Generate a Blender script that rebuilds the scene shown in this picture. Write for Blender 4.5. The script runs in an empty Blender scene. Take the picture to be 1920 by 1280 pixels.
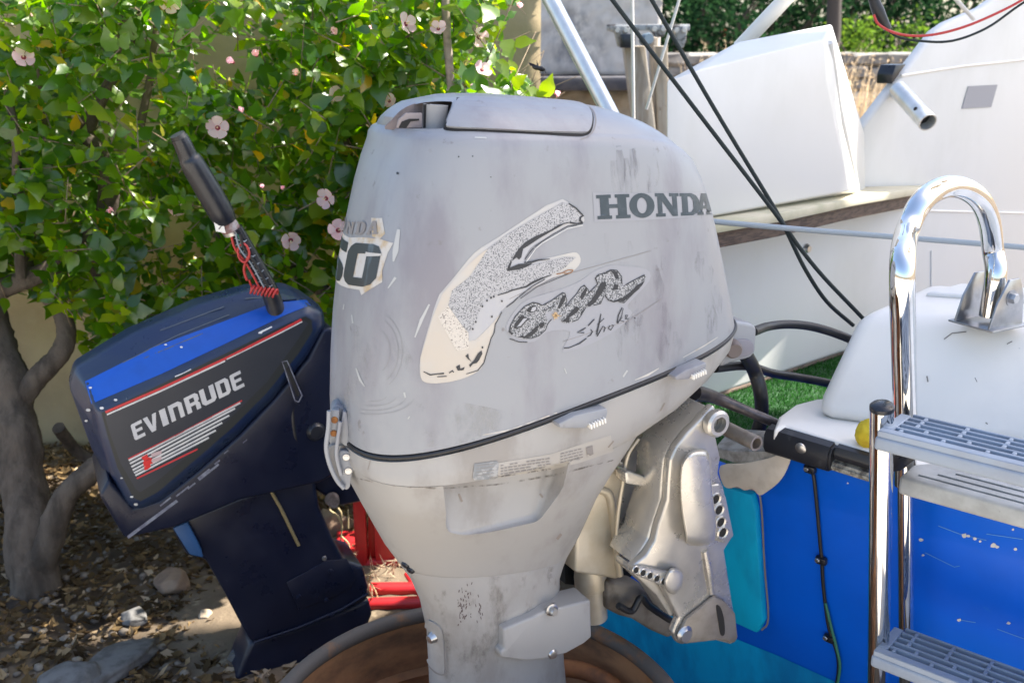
import bpy, bmesh, math, random
import numpy as np
from mathutils import Vector, Matrix
from mathutils.bvhtree import BVHTree
from mathutils.geometry import tessellate_polygon

random.seed(7); rng = np.random.default_rng(7)
S = bpy.context.scene
V = Vector
R_ = math.radians
COL = S.collection

# ------------------------------------------------------------------ camera
FPX = 1867.0; PITCH = R_(16.7); CAM = V((0, 0, 1.5))
cd = bpy.data.cameras.new('camera'); cd.sensor_width = 36; cd.lens = 35.0
cd.clip_start = .05; cd.clip_end = 500
cd.dof.use_dof = True; cd.dof.focus_distance = 1.6; cd.dof.aperture_fstop = 7.0
cam = bpy.data.objects.new('camera', cd); COL.objects.link(cam)
cam.location = CAM; cam.rotation_euler = (math.pi/2 - PITCH, 0, 0)
S.camera = cam

# ------------------------------------------------------------------ daylight
SUN_EL, SUN_AZ = R_(54), R_(12)          # azimuth counted from +X towards +Y
sdir = V((math.cos(SUN_EL)*math.cos(SUN_AZ), math.cos(SUN_EL)*math.sin(SUN_AZ), math.sin(SUN_EL)))
w = bpy.data.worlds.new('World'); S.world = w; w.use_nodes = True
wn = w.node_tree.nodes; wl = w.node_tree.links
sky = wn.new('ShaderNodeTexSky'); sky.sky_type = 'NISHITA'; sky.sun_disc = False
sky.sun_elevation = SUN_EL; sky.sun_rotation = math.pi/2 - SUN_AZ
sky.air_density = 1.0; sky.dust_density = 2.5; sky.ozone_density = 1.0
bg = wn['Background']; bg.inputs[1].default_value = .115
wl.new(sky.outputs[0], bg.inputs[0])
sl = bpy.data.lights.new('sun', 'SUN'); sl.energy = 5.0; sl.angle = R_(.5); sl.color = (1, .94, .84)
so = bpy.data.objects.new('sun', sl); COL.objects.link(so)
so.rotation_euler = (-sdir).to_track_quat('-Z', 'Y').to_euler()
S.view_settings.view_transform = 'Standard'; S.view_settings.look = 'None'
S.view_settings.gamma = 1; S.view_settings.use_curve_mapping = False
S.view_settings.exposure = 1.75
S.cycles.max_bounces = 8; S.cycles.use_denoising = True

# ------------------------------------------------------------------ measuring the photograph: lines of sight from the camera's stand point
CA, SA = math.cos(PITCH), math.sin(PITCH)
FW, UP, RT = V((0, CA, -SA)), V((0, SA, CA)), V((1, 0, 0))
def ray(px, py): return FW + RT*((px-960)/FPX) - UP*((py-640)/FPX)
def at(px, py, Y): d = ray(px, py); return CAM + d*(Y/d.y)
def atz(px, py, z): d = ray(px, py); return CAM + d*((z-CAM.z)/d.z)
def onpl(px, py, p0, n): d = ray(px, py); return CAM + d*((p0-CAM).dot(n)/d.dot(n))
def toscreen(p):
    d = V(p)-CAM; z = d.dot(FW)
    return 960+FPX*d.dot(RT)/z, 640-FPX*d.dot(UP)/z

# ------------------------------------------------------------------ helpers: objects
def empty(name, loc, label, cat, group=None):
    o = bpy.data.objects.new(name, None); COL.objects.link(o); o.location = loc
    o.empty_display_size = .1
    o['label'] = label; o['category'] = cat
    if group: o['group'] = group
    return o
def tag(o, label, cat, group=None):
    o['label'] = label; o['category'] = cat
    if group: o['group'] = group
    return o
def parent_to(o, parent):
    if parent is None: return
    o.parent = parent
    if parent.type == 'EMPTY': o.matrix_parent_inverse = Matrix.Translation(-V(parent.location))
def link(name, me, parent=None, mats=None, smooth=40):
    o = bpy.data.objects.new(name, me); COL.objects.link(o)
    if mats is not None:
        for m in (mats if isinstance(mats, (list, tuple)) else [mats]): me.materials.append(m)
    if smooth is not None and len(me.polygons):
        me.polygons.foreach_set('use_smooth', [True]*len(me.polygons))
        if smooth < 180: me.set_sharp_from_angle(angle=R_(smooth))
    parent_to(o, parent)
    return o
def bm_me(bm, name='m'):
    me = bpy.data.meshes.new(name); bm.to_mesh(me); bm.free(); return me
def structure(o): o['kind'] = 'structure'; return o
def stuff(o): o['kind'] = 'stuff'; return o

# ------------------------------------------------------------------ helpers: shapes
def catmull(pts, n=8, closed=False):
    pts = [V(p) for p in pts]; out = []
    m = len(pts); rngs = range(m if closed else m-1)
    for i in rngs:
        if closed: p0, p1, p2, p3 = pts[i-1], pts[i], pts[(i+1) % m], pts[(i+2) % m]
        else:
            p1, p2 = pts[i], pts[i+1]
            p0 = pts[i-1] if i else p1*2-p2
            p3 = pts[i+2] if i+2 < m else p2*2-p1
        for k in range(n):
            t = k/n
            out.append(.5*((2*p1)+(p2-p0)*t+(2*p0-5*p1+4*p2-p3)*t*t+(3*p1-p0-3*p2+p3)*t**3))
    if not closed: out.append(pts[-1])
    return out
def add_tube(bm, pts, rad, segs=12, caps=True, closed=False, wob=0):
    pts = [V(p) for p in pts]; n = len(pts)
    rad = rad if isinstance(rad, (list, tuple)) else [rad]*n
    if len(rad) != n: rad = list(np.interp(np.linspace(0, 1, n), np.linspace(0, 1, len(rad)), rad))
    prev = None; rings = []
    for i in range(n):
        if closed: t = pts[(i+1) % n]-pts[i-1]
        else: t = pts[min(i+1, n-1)]-pts[max(i-1, 0)]
        t.normalize()
        if prev is None:
            a = V((0, 0, 1)) if abs(t.z) < .9 else V((1, 0, 0))
            nrm = t.cross(a).normalized()
        else:
            nrm = (prev - t*prev.dot(t)).normalized()
        prev = nrm; b = t.cross(nrm)
        rings.append([bm.verts.new(pts[i]+(nrm*math.cos(a)+b*math.sin(a))*rad[i]*(1+wob*random.uniform(-1, 1)))
                      for a in (2*math.pi*k/segs for k in range(segs))])
    for i in range(n if closed else n-1):
        A, B = rings[i], rings[(i+1) % n]
        for k in range(segs): bm.faces.new((A[k], A[(k+1) % segs], B[(k+1) % segs], B[k]))
    if caps and not closed:
        bm.faces.new(rings[0][::-1]); bm.faces.new(rings[-1])
def tube(name, pts, rad, mat, parent=None, segs=12, n=0, closed=False, wob=0):
    if n: pts = catmull(pts, n, closed)
    bm = bmesh.new(); add_tube(bm, pts, rad, segs, closed=closed, wob=wob)
    return link(name, bm_me(bm, name), parent, mat, 50)
def add_prism(bm, pts, ext, bevel=0, segs=2):
    pts = [V(p) for p in pts]
    b2 = bmesh.new()
    vs = [b2.verts.new(p) for p in pts]; f = b2.faces.new(vs)
    r = bmesh.ops.extrude_face_region(b2, geom=[f])
    bmesh.ops.translate(b2, vec=ext, verts=[e for e in r['geom'] if isinstance(e, bmesh.types.BMVert)])
    bmesh.ops.recalc_face_normals(b2, faces=b2.faces)
    if bevel:
        es = [e for e in b2.edges if len(e.link_faces) == 2 and e.calc_face_angle(0) > R_(25)]
        bmesh.ops.bevel(b2, geom=es, offset=bevel, segments=segs, profile=.5, affect='EDGES', clamp_overlap=True)
    me = bm_me(b2); bm.from_mesh(me); bpy.data.meshes.remove(me)
def prism(name, pts, ext, mat, parent=None, bevel=.003, segs=2, smooth=40):
    bm = bmesh.new(); add_prism(bm, pts, V(ext), bevel, segs)
    return link(name, bm_me(bm, name), parent, mat, smooth)
def add_box(bm, c, ax, sz, bevel=0, segs=2):
    c = V(c); x, y, z = [V(a).normalized()*s/2 for a, s in zip(ax, sz)]
    add_prism(bm, [c-x-y-z, c+x-y-z, c+x+y-z, c-x+y-z], z*2, bevel, segs)
XYZ = (V((1, 0, 0)), V((0, 1, 0)), V((0, 0, 1)))
def box(name, c, sz, mat, parent=None, ax=XYZ, bevel=.003):
    bm = bmesh.new(); add_box(bm, c, ax, sz, bevel)
    return link(name, bm_me(bm, name), parent, mat)
def lathe(name, c, axis, prof, mat, parent=None, segs=32, smooth=40, closed=False):
    axis = V(axis).normalized(); a = V((0, 0, 1)) if abs(axis.z) < .9 else V((1, 0, 0))
    u = axis.cross(a).normalized(); v = axis.cross(u); c = V(c)
    bm = bmesh.new(); rings = []
    for r, h in prof:
        rings.append([bm.verts.new(c+axis*h+(u*math.cos(t)+v*math.sin(t))*max(r, 1e-4)) for t in (2*math.pi*k/segs for k in range(segs))])
    L = len(rings)
    for i in range(L if closed else L-1):
        A, B = rings[i], rings[(i+1) % L]
        for k in range(segs): bm.faces.new((A[k], A[(k+1) % segs], B[(k+1) % segs], B[k]))
    bmesh.ops.remove_doubles(bm, verts=bm.verts, dist=2e-4)
    bmesh.ops.recalc_face_normals(bm, faces=bm.faces)
    return link(name, bm_me(bm, name), parent, mat, smooth)
def loft_bm(rings, cap0=True, cap1=True):
    bm = bmesh.new(); RR = [[bm.verts.new(V(p)) for p in r] for r in rings]; n = len(RR[0])
    for A, B in zip(RR, RR[1:]):
        for k in range(n): bm.faces.new((A[k], A[(k+1) % n], B[(k+1) % n], B[k]))
    if cap0: bm.faces.new(RR[0][::-1])
    if cap1: bm.faces.new(RR[-1])
    bmesh.ops.recalc_face_normals(bm, faces=bm.faces)
    return bm
def boolean(o, cutter, op='DIFFERENCE'):
    m = o.modifiers.new('cut', 'BOOLEAN'); m.operation = op; m.object = cutter; m.solver = 'EXACT'
    dg = bpy.context.evaluated_depsgraph_get()
    me = bpy.data.meshes.new_from_object(o.evaluated_get(dg))
    o.modifiers.clear(); o.data = me
    bpy.data.objects.remove(cutter, do_unlink=True)
    me.polygons.foreach_set('use_smooth', [True]*len(me.polygons)); me.set_sharp_from_angle(angle=R_(35))
def cutter_prism(pts, ext, bevel=.004):
    return prism('cutter', pts, ext, None, None, bevel)
def bvh_of(*objs):
    vs, fs = [], []
    for o in objs:
        k = len(vs); vs += [v.co.copy() for v in o.data.vertices]
        fs += [[i+k for i in p.vertices] for p in o.data.polygons]
    return BVHTree.FromPolygons(vs, fs)

# flat print: polygons laid on a surface; `hit` turns a 2-D point into (point, normal) on it
def hit_bvh(bvh):
    def h(x, y):
        d = ray(x, y).normalized(); loc, n, i, t = bvh.ray_cast(CAM, d)
        if loc is None: return None
        return loc, (n if n.dot(d) < 0 else -n)
    return h
def hit_plane(p0, n):
    def h(x, y): return onpl(x, y, p0, n), n
    return h
def print_bm(polys, hit, off, step=9):
    bm2 = bmesh.new()
    for poly in polys:
        loops = poly if isinstance(poly[0][0], (list, tuple)) else [poly]
        flat = [p for l in loops for p in l]
        tris = tessellate_polygon([[V((p[0], p[1], 0)) for p in l] for l in loops])
        vs = [bm2.verts.new((p[0], p[1], 0)) for p in flat]
        for t in tris:
            try: bm2.faces.new([vs[i] for i in t])
            except ValueError: pass
    for _ in range(6):
        es = [e for e in bm2.edges if e.calc_length() > step]
        if not es: break
        bmesh.ops.subdivide_edges(bm2, edges=es, cuts=1)
        bmesh.ops.triangulate(bm2, faces=bm2.faces)
    dead = []
    for v in bm2.verts:
        r = hit(v.co.x, v.co.y)
        if r is None: dead.append(v)
        else: v.co = r[0]+r[1]*off
    if dead: bmesh.ops.delete(bm2, geom=dead, context='VERTS')
    return bm2
def decal(name, polys, hit, mat, parent, off=.0007, step=9):
    bm = print_bm(polys, hit, off, step)
    for f in bm.faces:
        f.normal_update()
        if f.normal.dot(CAM-f.calc_center_median()) < 0: f.normal_flip()
    o = link(name, bm_me(bm, name), parent, mat, 180)
    if len(polys) > 5 and name not in ('letter', 'panel'): stuff(o)
    return o
def stroke(pts, wd, closed=False):
    P = [V((p[0], p[1])) for p in pts]; n = len(P)
    wd = wd if isinstance(wd, (list, tuple)) else [wd]*n
    Lf, Rt = [], []
    for i in range(n):
        a = P[i-1] if (i or closed) else P[i]; b = P[(i+1) % n] if (i < n-1 or closed) else P[i]
        d1 = (P[i]-a); d2 = (b-P[i])
        d = (d1.normalized() if d1.length else V((0, 0)))+(d2.normalized() if d2.length else V((0, 0)))
        if d.length < 1e-6: d = V((1, 0))
        d.normalize(); nn = V((-d.y, d.x))*wd[i]/2
        Lf.append(tuple(P[i]+nn)); Rt.append(tuple(P[i]-nn))
    out = []
    for i in range(n if closed else n-1):
        j = (i+1) % n; out.append([Lf[i], Lf[j], Rt[j], Rt[i]])
    return out
def smooth2(pts, n=5, closed=False):
    return [(p.x, p.y) for p in catmull([V((p[0], p[1], 0)) for p in pts], n, closed)]

# ------------------------------------------------------------------ materials
def mat(name, c, rough=.5, metal=0, spec=.5, c2=None, nscale=8, lo=.4, hi=.65, detail=5, bump=0, bscale=60, stretch=None,
        c3=None, n3=30, lo3=.6, hi3=.7, coat=0, rvar=0, trans=0):
    m = bpy.data.materials.new(name); m.use_nodes = True
    N, L = m.node_tree.nodes, m.node_tree.links; b = N['Principled BSDF']
    b.inputs['Base Color'].default_value = (*c, 1); b.inputs['Roughness'].default_value = rough
    b.inputs['Metallic'].default_value = metal; b.inputs['Specular IOR Level'].default_value = spec
    b.inputs['Coat Weight'].default_value = coat; b.inputs['Coat Roughness'].default_value = .15
    tc = N.new('ShaderNodeTexCoord'); vec = tc.outputs['Object']
    if stretch:
        mp = N.new('ShaderNodeMapping'); mp.inputs['Scale'].default_value = stretch
        L.new(vec, mp.inputs['Vector']); vec2 = mp.outputs['Vector']
    else: vec2 = vec
    def noise(sc, det=5, v=None):
        n = N.new('ShaderNodeTexNoise'); n.inputs['Scale'].default_value = sc; n.inputs['Detail'].default_value = det
        n.inputs['Roughness'].default_value = .62
        L.new(v or vec, n.inputs['Vector']); return n.outputs['Fac']
    def rmp(fac, a, b_):
        r = N.new('ShaderNodeMapRange'); r.interpolation_type = 'SMOOTHSTEP'
        r.inputs['From Min'].default_value = a; r.inputs['From Max'].default_value = b_
        L.new(fac, r.inputs['Value']); return r.outputs['Result']
    cur = None
    if c2 is not None:
        f = rmp(noise(nscale, detail, vec2), lo, hi)
        mx = N.new('ShaderNodeMix'); mx.data_type = 'RGBA'
        mx.inputs['A'].default_value = (*c, 1); mx.inputs['B'].default_value = (*c2, 1)
        L.new(f, mx.inputs['Factor']); cur = mx.outputs['Result']
    if c3 is not None:
        f = rmp(noise(n3, 6), lo3, hi3)
        mx = N.new('ShaderNodeMix'); mx.data_type = 'RGBA'
        mx.inputs['A'].default_value = (*c, 1); mx.inputs['B'].default_value = (*c3, 1)
        L.new(f, mx.inputs['Factor'])
        if cur is not None: L.new(cur, mx.inputs['A'])
        cur = mx.outputs['Result']
    if cur is not None: L.new(cur, b.inputs['Base Color'])
    if rvar:
        r = N.new('ShaderNodeMapRange'); r.inputs['To Min'].default_value = max(.02, rough-rvar); r.inputs['To Max'].default_value = min(1, rough+rvar)
        r.inputs['From Min'].default_value = .3; r.inputs['From Max'].default_value = .7
        L.new(noise(14, 6), r.inputs['Value']); L.new(r.outputs['Result'], b.inputs['Roughness'])
    if bump:
        bp = N.new('ShaderNodeBump'); bp.inputs['Strength'].default_value = bump; bp.inputs['Distance'].default_value = .01
        L.new(noise(bscale, 6), bp.inputs['Height']); L.new(bp.outputs['Normal'], b.inputs['Normal'])
    return m
def speckle(name, base, dark, scale, thr):
    m = mat(name, base, .5); N, L = m.node_tree.nodes, m.node_tree.links; b = N['Principled BSDF']
    tc = N.new('ShaderNodeTexCoord')
    n = N.new('ShaderNodeTexNoise'); n.inputs['Scale'].default_value = scale; n.inputs['Detail'].default_value = 2
    L.new(tc.outputs['Object'], n.inputs['Vector'])
    r = N.new('ShaderNodeMapRange'); r.inputs['From Min'].default_value = thr; r.inputs['From Max'].default_value = thr+.05
    L.new(n.outputs['Fac'], r.inputs['Value'])
    mx = N.new('ShaderNodeMix'); mx.data_type = 'RGBA'; mx.inputs['A'].default_value = (*base, 1); mx.inputs['B'].default_value = (*dark, 1)
    L.new(r.outputs['Result'], mx.inputs['Factor']); L.new(mx.outputs['Result'], b.inputs['Base Color'])
    return m
def leafmat(name, ramp, src, gloss=.0, tl=.42):
    m = bpy.data.materials.new(name); m.use_nodes = True
    N, L = m.node_tree.nodes, m.node_tree.links; N.remove(N['Principled BSDF']); out = N['Material Output']
    if src == 'attr':
        a = N.new('ShaderNodeAttribute'); a.attribute_name = 'shade'; fac = a.outputs['Fac']
    else:
        a = N.new('ShaderNodeObjectInfo'); fac = a.outputs['Random']
    cr = N.new('ShaderNodeValToRGB'); el = cr.color_ramp.elements
    el[0].position, el[0].color = ramp[0][0], (*ramp[0][1], 1); el[1].position, el[1].color = ramp[-1][0], (*ramp[-1][1], 1)
    for p, c in ramp[1:-1]: e = el.new(p); e.color = (*c, 1)
    L.new(fac, cr.inputs['Fac'])
    d = N.new('ShaderNodeBsdfDiffuse'); t = N.new('ShaderNodeBsdfTranslucent'); g = N.new('ShaderNodeBsdfGlossy')
    g.inputs['Roughness'].default_value = .30
    L.new(cr.outputs['Color'], d.inputs['Color'])
    hs = N.new('ShaderNodeHueSaturation'); hs.inputs['Saturation'].default_value = 1.15; hs.inputs['Value'].default_value = 3.3
    hs.inputs['Hue'].default_value = .485
    L.new(cr.outputs['Color'], hs.inputs['Color']); L.new(hs.outputs['Color'], t.inputs['Color'])
    m1 = N.new('ShaderNodeMixShader'); m1.inputs[0].default_value = tl; L.new(d.outputs[0], m1.inputs[1]); L.new(t.outputs[0], m1.inputs[2])
    m2 = N.new('ShaderNodeMixShader'); m2.inputs[0].default_value = gloss; L.new(m1.outputs[0], m2.inputs[1]); L.new(g.outputs[0], m2.inputs[2])
    L.new(m2.outputs[0], out.inputs['Surface'])
    return m

GREY = mat('grey engine paint', (.256, .263, .279), .42, 0, .5, (.195, .187, .212), 7.5, .46, .68, 8, .015, 260, (1, 1, .34), (.165, .155, .16), 46, .63, .76, coat=.12, rvar=.1)
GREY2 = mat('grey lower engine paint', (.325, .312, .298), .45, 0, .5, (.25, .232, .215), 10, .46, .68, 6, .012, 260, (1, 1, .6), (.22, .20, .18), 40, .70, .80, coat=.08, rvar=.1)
ALU = mat('cast aluminium paint', (.57, .54, .49), .30, .62, .5, (.47, .44, .395), 9, .42, .72, 6, .010, 180, None, (.24, .20, .15), 24, .68, .8, rvar=.1)
GOLD = mat('yellowed casting', (.56, .50, .40), .38, .4, .5, (.46, .39, .28), 10, .4, .7, 5, .03, 160)
BLACK = mat('black rubber', (.012, .012, .014), .45, 0, .5, (.03, .03, .032), 20, .5, .75)
BLACKP = mat('black plastic', (.014, .016, .022), .3, 0, .5, (.028, .03, .036), 14, .5, .75, rvar=.1)
DARKHOLE = mat('dark recess', (.012, .011, .010), .8)
INK = mat('black decal ink', (.016, .018, .024), .45)
HINK = mat('slate decal ink', (.026, .042, .055), .4, c2=(.05, .068, .085), nscale=40, lo=.5, hi=.7)
GHOST = mat('clear decal film', (.27, .275, .30), .32)
CREAM = mat('cream decal backing', (.47, .415, .35), .55, c2=(.44, .425, .40), nscale=9)
FADE = mat('faded decal backing', (.36, .36, .38), .5, c2=(.44, .42, .39), nscale=6)
STIP = speckle('stippled decal', (.37, .365, .37), (.085, .09, .10), 640, .535)
STIP2 = speckle('thinly stippled decal', (.52, .475, .42), (.16, .14, .13), 560, .58)
STIP3 = speckle('grey stippled decal', (.34, .34, .35), (.06, .065, .07), 520, .48)
NINK = mat('number decal ink', (.025, .033, .038), .4, c2=(.08, .115, .14), nscale=26, lo=.5, hi=.62, stretch=(1, 1, .15))
PEEL = mat('peeled decal edge', (.52, .49, .45), .6, c2=(.44, .33, .20), nscale=22, lo=.5, hi=.66)
LABELP = mat('printed label plate', (.20, .21, .22), .5, c2=(.34, .34, .34), nscale=70, lo=.45, hi=.6)
LABELB = mat('label film', (.37, .345, .315), .5)
LABELT = mat('label print', (.22, .20, .19), .6)
RUSTY = mat('rusty screw', (.33, .13, .03), .8, c2=(.2, .07, .02), nscale=80)
SCREW = mat('steel screw', (.5, .5, .5), .3, .9)
CHROME = mat('polished stainless', (.78, .78, .77), .055, 1.0, c2=(.70, .69, .67), nscale=30, rvar=.03)
ALUTUBE = mat('aluminium tube', (.66, .67, .66), .3, .6, c2=(.56, .58, .57), nscale=18)
NAVY = mat('navy engine paint', (.006, .009, .024), .34, 0, .4, (.010, .013, .03), 7, .4, .7, 6, .01, 200, None, (.05, .055, .075), 60, .68, .78, rvar=.1)
NAVYTOP = mat('navy cowl paint', (.009, .020, .062), .34, 0, .5, (.020, .032, .060), 6, .4, .68, 6, 0, 60, (.4, .4, 2), (.09, .11, .13), 55, .69, .76, rvar=.12)
BLUEBAND = mat('royal blue stripe', (.006, .075, .40), .3, c2=(.006, .06, .31), nscale=5)
PANELM = mat('charcoal decal panel', (.020, .025, .036), .36, c2=(.028, .032, .042), nscale=4)
PLINE = mat('panel dark border', (.016, .020, .022), .4)
REDS = mat('red decal stripe', (.50, .03, .035), .45)
WHITES = mat('white decal print', (.62, .61, .58), .5, c2=(.5, .5, .5), nscale=25)
SILV = mat('silver decal letters', (.56, .55, .54), .45, c2=(.47, .47, .48), nscale=12)
SCUFF = mat('scuffed bare edge', (.22, .23, .27), .6, c2=(.10, .10, .14), nscale=40)
BRASS = mat('brass strip', (.36, .28, .14), .5, .5)
DRUMIN = mat('rusty steel inside', (.40, .185, .08), .75, 0, .4, (.15, .075, .04), 6, .38, .68, 7, .12, 45, (1, 1, 2.2), (.36, .15, .05), 9, .55, .75)
DRUMRIM = mat('weathered drum rim', (.11, .09, .075), .7, 0, .4, (.25, .115, .05), 14, .5, .66, 6, .1, 80)
BLUE = mat('bright blue hull paint', (.001, .115, .66), .42, 0, .25, (.001, .10, .58), 3, .4, .7, 5, .012, 90, None, (.012, .15, .60), 26, .66, .78, coat=0, rvar=.08)
TEAL = mat('turquoise painted board', (.003, .42, .66), .5, 0, .25, (.004, .30, .52), 8, .4, .65, 5, .03, 80, (1, 1, .3))
CYAN = mat('pale bottom paint', (.003, .36, .70), .5, 0, .25, (.004, .19, .45), 6, .4, .7, 6, .02, 60, (1.5, 1.5, .4))
WHITEG = mat('white gelcoat', (.78, .75, .69), .38, 0, .5, (.71, .68, .63), 4, .45, .75, 6, .008, 120, None, (.40, .39, .37), 70, .72, .80, rvar=.08)
WHITEH = mat('white hull gelcoat', (.65, .64, .615), .42, 0, .5, (.58, .57, .53), 2.2, .42, .75, 6, .006, 60, (1, 1, .6), (.46, .44, .38), 24, .70, .82)
FILLER = mat('cream filler patch', (.62, .55, .47), .7, c2=(.54, .47, .39), nscale=25, bump=.05)
RUBRAIL = mat('black rub rail', (.016, .017, .022), .35, c2=(.045, .045, .05), nscale=30, lo=.55, hi=.7, c3=(.42, .42, .42), n3=90, lo3=.73, hi3=.77)
WORN = mat('worn rail end', (.38, .36, .30), .7, c2=(.08, .07, .06), nscale=60)
STEPG = mat('grey ladder plastic', (.30, .345, .41), .5, c2=(.27, .30, .35), nscale=10, c3=(.4, .42, .44), n3=60, lo3=.68, hi3=.8)
STEPG2 = mat('weathered grey plastic', (.39, .40, .40), .6, c2=(.31, .315, .31), nscale=18, c3=(.22, .21, .2), n3=60, lo3=.66, hi3=.8)
STEPIN = mat('grey plastic underside', (.16, .19, .23), .6)
TURF = mat('green turf backing', (.015, .055, .018), .95, c2=(.025, .08, .026), nscale=60, bump=.3, bscale=400)
TURFB = leafmat('turf blades', [(0, (.012, .05, .014)), (1, (.035, .11, .032))], 'attr', 0, .25)
YELLOW = mat('yellow sponge', (.62, .48, .03), .9, c2=(.5, .34, .02), nscale=40, bump=.5, bscale=160)
WOODD = mat('dark weathered wood', (.14, .095, .07), .8, c2=(.06, .042, .034), nscale=14, stretch=(2, 2, 12), bump=.1)
SHELFTOP = mat('yellowed shelf edge', (.55, .50, .37), .6, c2=(.42, .40, .27), nscale=7)
GREYPATCH = mat('grey patch', (.30, .30, .32), .6)
ROPEB = mat('black rope', (.012, .02, .02), .7, bump=.4, bscale=500)
ROPEG = mat('grey rope', (.30, .34, .37), .7, bump=.3, bscale=500)
ROPEW = mat('white cord', (.62, .60, .56), .7)
WIRER = mat('red wire', (.45, .035, .03), .45)
WIREG = mat('green wire', (.03, .16, .10), .5)
POST = mat('weathered timber', (.40, .36, .30), .8, c2=(.30, .25, .19), nscale=7, stretch=(6, 6, .6), bump=.1, c3=(.16, .12, .09), n3=16, lo3=.62, hi3=.74)
GALV = mat('galvanised bracket', (.36, .37, .37), .5, .3, c2=(.10, .09, .085), nscale=22, lo=.5, hi=.62)
WALLT = mat('tan rendered wall', (.38, .30, .18), .95, 0, .3, (.29, .22, .13), 2.2, .38, .66, 7, .25, 24, None, (.18, .135, .09), 9, .60, .76)
WALLO = mat('mottled old render', (.60, .56, .51), .95, 0, .3, (.24, .235, .24), 2.1, .49, .64, 8, .2, 18, (1, 1, .55), (.70, .65, .58), 5, .54, .70)
LEDGE = mat('dark slate ledge', (.06, .06, .075), .7, c2=(.10, .095, .10), nscale=14)
BASEW = mat('sandy base course', (.52, .46, .38), .95, c2=(.42, .36, .29), nscale=9, bump=.2)
RUBBLE = mat('grey rubble wall', (.30, .285, .265), .95, c2=(.17, .155, .14), nscale=5, lo=.4, hi=.65, bump=.3, bscale=14)
SOIL = mat('dry soil', (.17, .13, .09), .98, 0, .2, (.11, .085, .06), 3.5, .38, .68, 8, .5, 40, None, (.30, .24, .165), 15, .56, .72)
STONE = mat('grey field stone', (.16, .155, .15), .9, c2=(.095, .09, .085), nscale=22, bump=.25, bscale=50)
STONEB = mat('brown field stone', (.27, .19, .13), .9, c2=(.19, .13, .095), nscale=16, bump=.25, bscale=50)
STONEP = mat('pale field stone', (.48, .40, .31), .9, c2=(.36, .28, .2), nscale=18, bump=.2, bscale=50)
LITTER = leafmat('dry leaf litter', [(0, (.05, .035, .02)), (.6, (.13, .09, .045)), (.9, (.26, .18, .09)), (1, (.45, .36, .25))], 'attr', 0, .2)
PEBB = mat('pebbles', (.17, .14, .11), .9, c2=(.27, .23, .18), nscale=30, lo=.45, hi=.6)
BARK = mat('grey bark', (.125, .10, .078), .92, 0, .3, (.06, .048, .038), 9, .4, .65, 7, .5, 55, (2, 2, .5))
TWIG = mat('twig bark', (.16, .115, .075), .9, c2=(.24, .18, .12), nscale=20)
GRAMP = [(0, (.024, .080, .006)), (.35, (.050, .128, .008)), (.7, (.095, .178, .010)), (.90, (.14, .205, .012)), (.965, (.12, .18, .03)), (.985, (.42, .30, .02)), (1, (.45, .27, .02))]
LEAFA = leafmat('hibiscus leaves massed', GRAMP, 'attr', .05, .6)
LEAFO = leafmat('hibiscus leaf', GRAMP, 'obj', .05, .6)
PETAL = leafmat('pale pink petal', [(0, (.62, .42, .46)), (1, (.70, .52, .54))], 'obj')
EYE = mat('crimson flower eye', (.16, .008, .02), .7)
STAMEN = mat('cream stamen', (.7, .6, .35), .7)
BUD = mat('green bud', (.10, .17, .04), .6)
DRYG = leafmat('dry grass', [(0, (.34, .27, .17)), (1, (.52, .44, .31))], 'attr', 0, .2)
FARL = leafmat('far dark foliage', [(0, (.006, .018, .010)), (1, (.020, .044, .020))], 'attr', 0, .25)
FARG = leafmat('far bright foliage', [(0, (.04, .085, .02)), (1, (.09, .15, .03))], 'attr', 0, .35)
REDP = mat('red painted steel', (.50, .022, .025), .38, 0, .5, (.40, .015, .02), 8, c3=(.25, .06, .04), n3=30, lo3=.66, hi3=.76)
STRAWM = mat('dry straw', (.52, .41, .22), .9)
INSECT = mat('black insect body', (.01, .01, .012), .35)
WINGM = mat('dark wing', (.03, .03, .045), .3)
CANVAS = mat('white awning canvas', (.72, .71, .68), .9)

# ================================================================== SETTING
def ground_sheet():
    bm = bmesh.new()
    n = 130; xs = list(np.linspace(-3.0, 1.4, n)); ys = list(np.linspace(1.4, 4.8, n))
    def hh(x, y):
        e = min(1, max(0, min(x+3, 1.4-x, y-1.4, 4.8-y))/.4)
        return e*(.02*math.sin(3.1*x+1.3*y)+.016*math.sin(5.3*y-2.2*x)+.010*math.sin(11*x+7*y)+random.uniform(-.004, .004))-.01*(1-0)
    g = [[bm.verts.new((x, y, hh(x, y))) for y in ys] for x in xs]
    for i in range(n-1):
        for j in range(n-1): bm.faces.new((g[i][j], g[i+1][j], g[i+1][j+1], g[i][j+1]))
    # out to the horizon
    far = 220; inner = [(-3, 1.4), (1.4, 1.4), (1.4, 4.8), (-3, 4.8)]; outer = [(-far, -far), (far, -far), (far, far), (-far, far)]
    iv = [bm.verts.new((x, y, -.01)) for x, y in inner]; ov = [bm.verts.new((x, y, -.01)) for x, y in outer]
    for k in range(4): bm.faces.new((iv[k], iv[(k+1) % 4], ov[(k+1) % 4], ov[k]))
    bmesh.ops.recalc_face_normals(bm, faces=bm.faces)
    for f in bm.faces:
        if f.normal.z < 0: f.normal_flip()
    return structure(link('ground', bm_me(bm, 'ground'), None, SOIL, 180))
ground_sheet()
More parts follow.
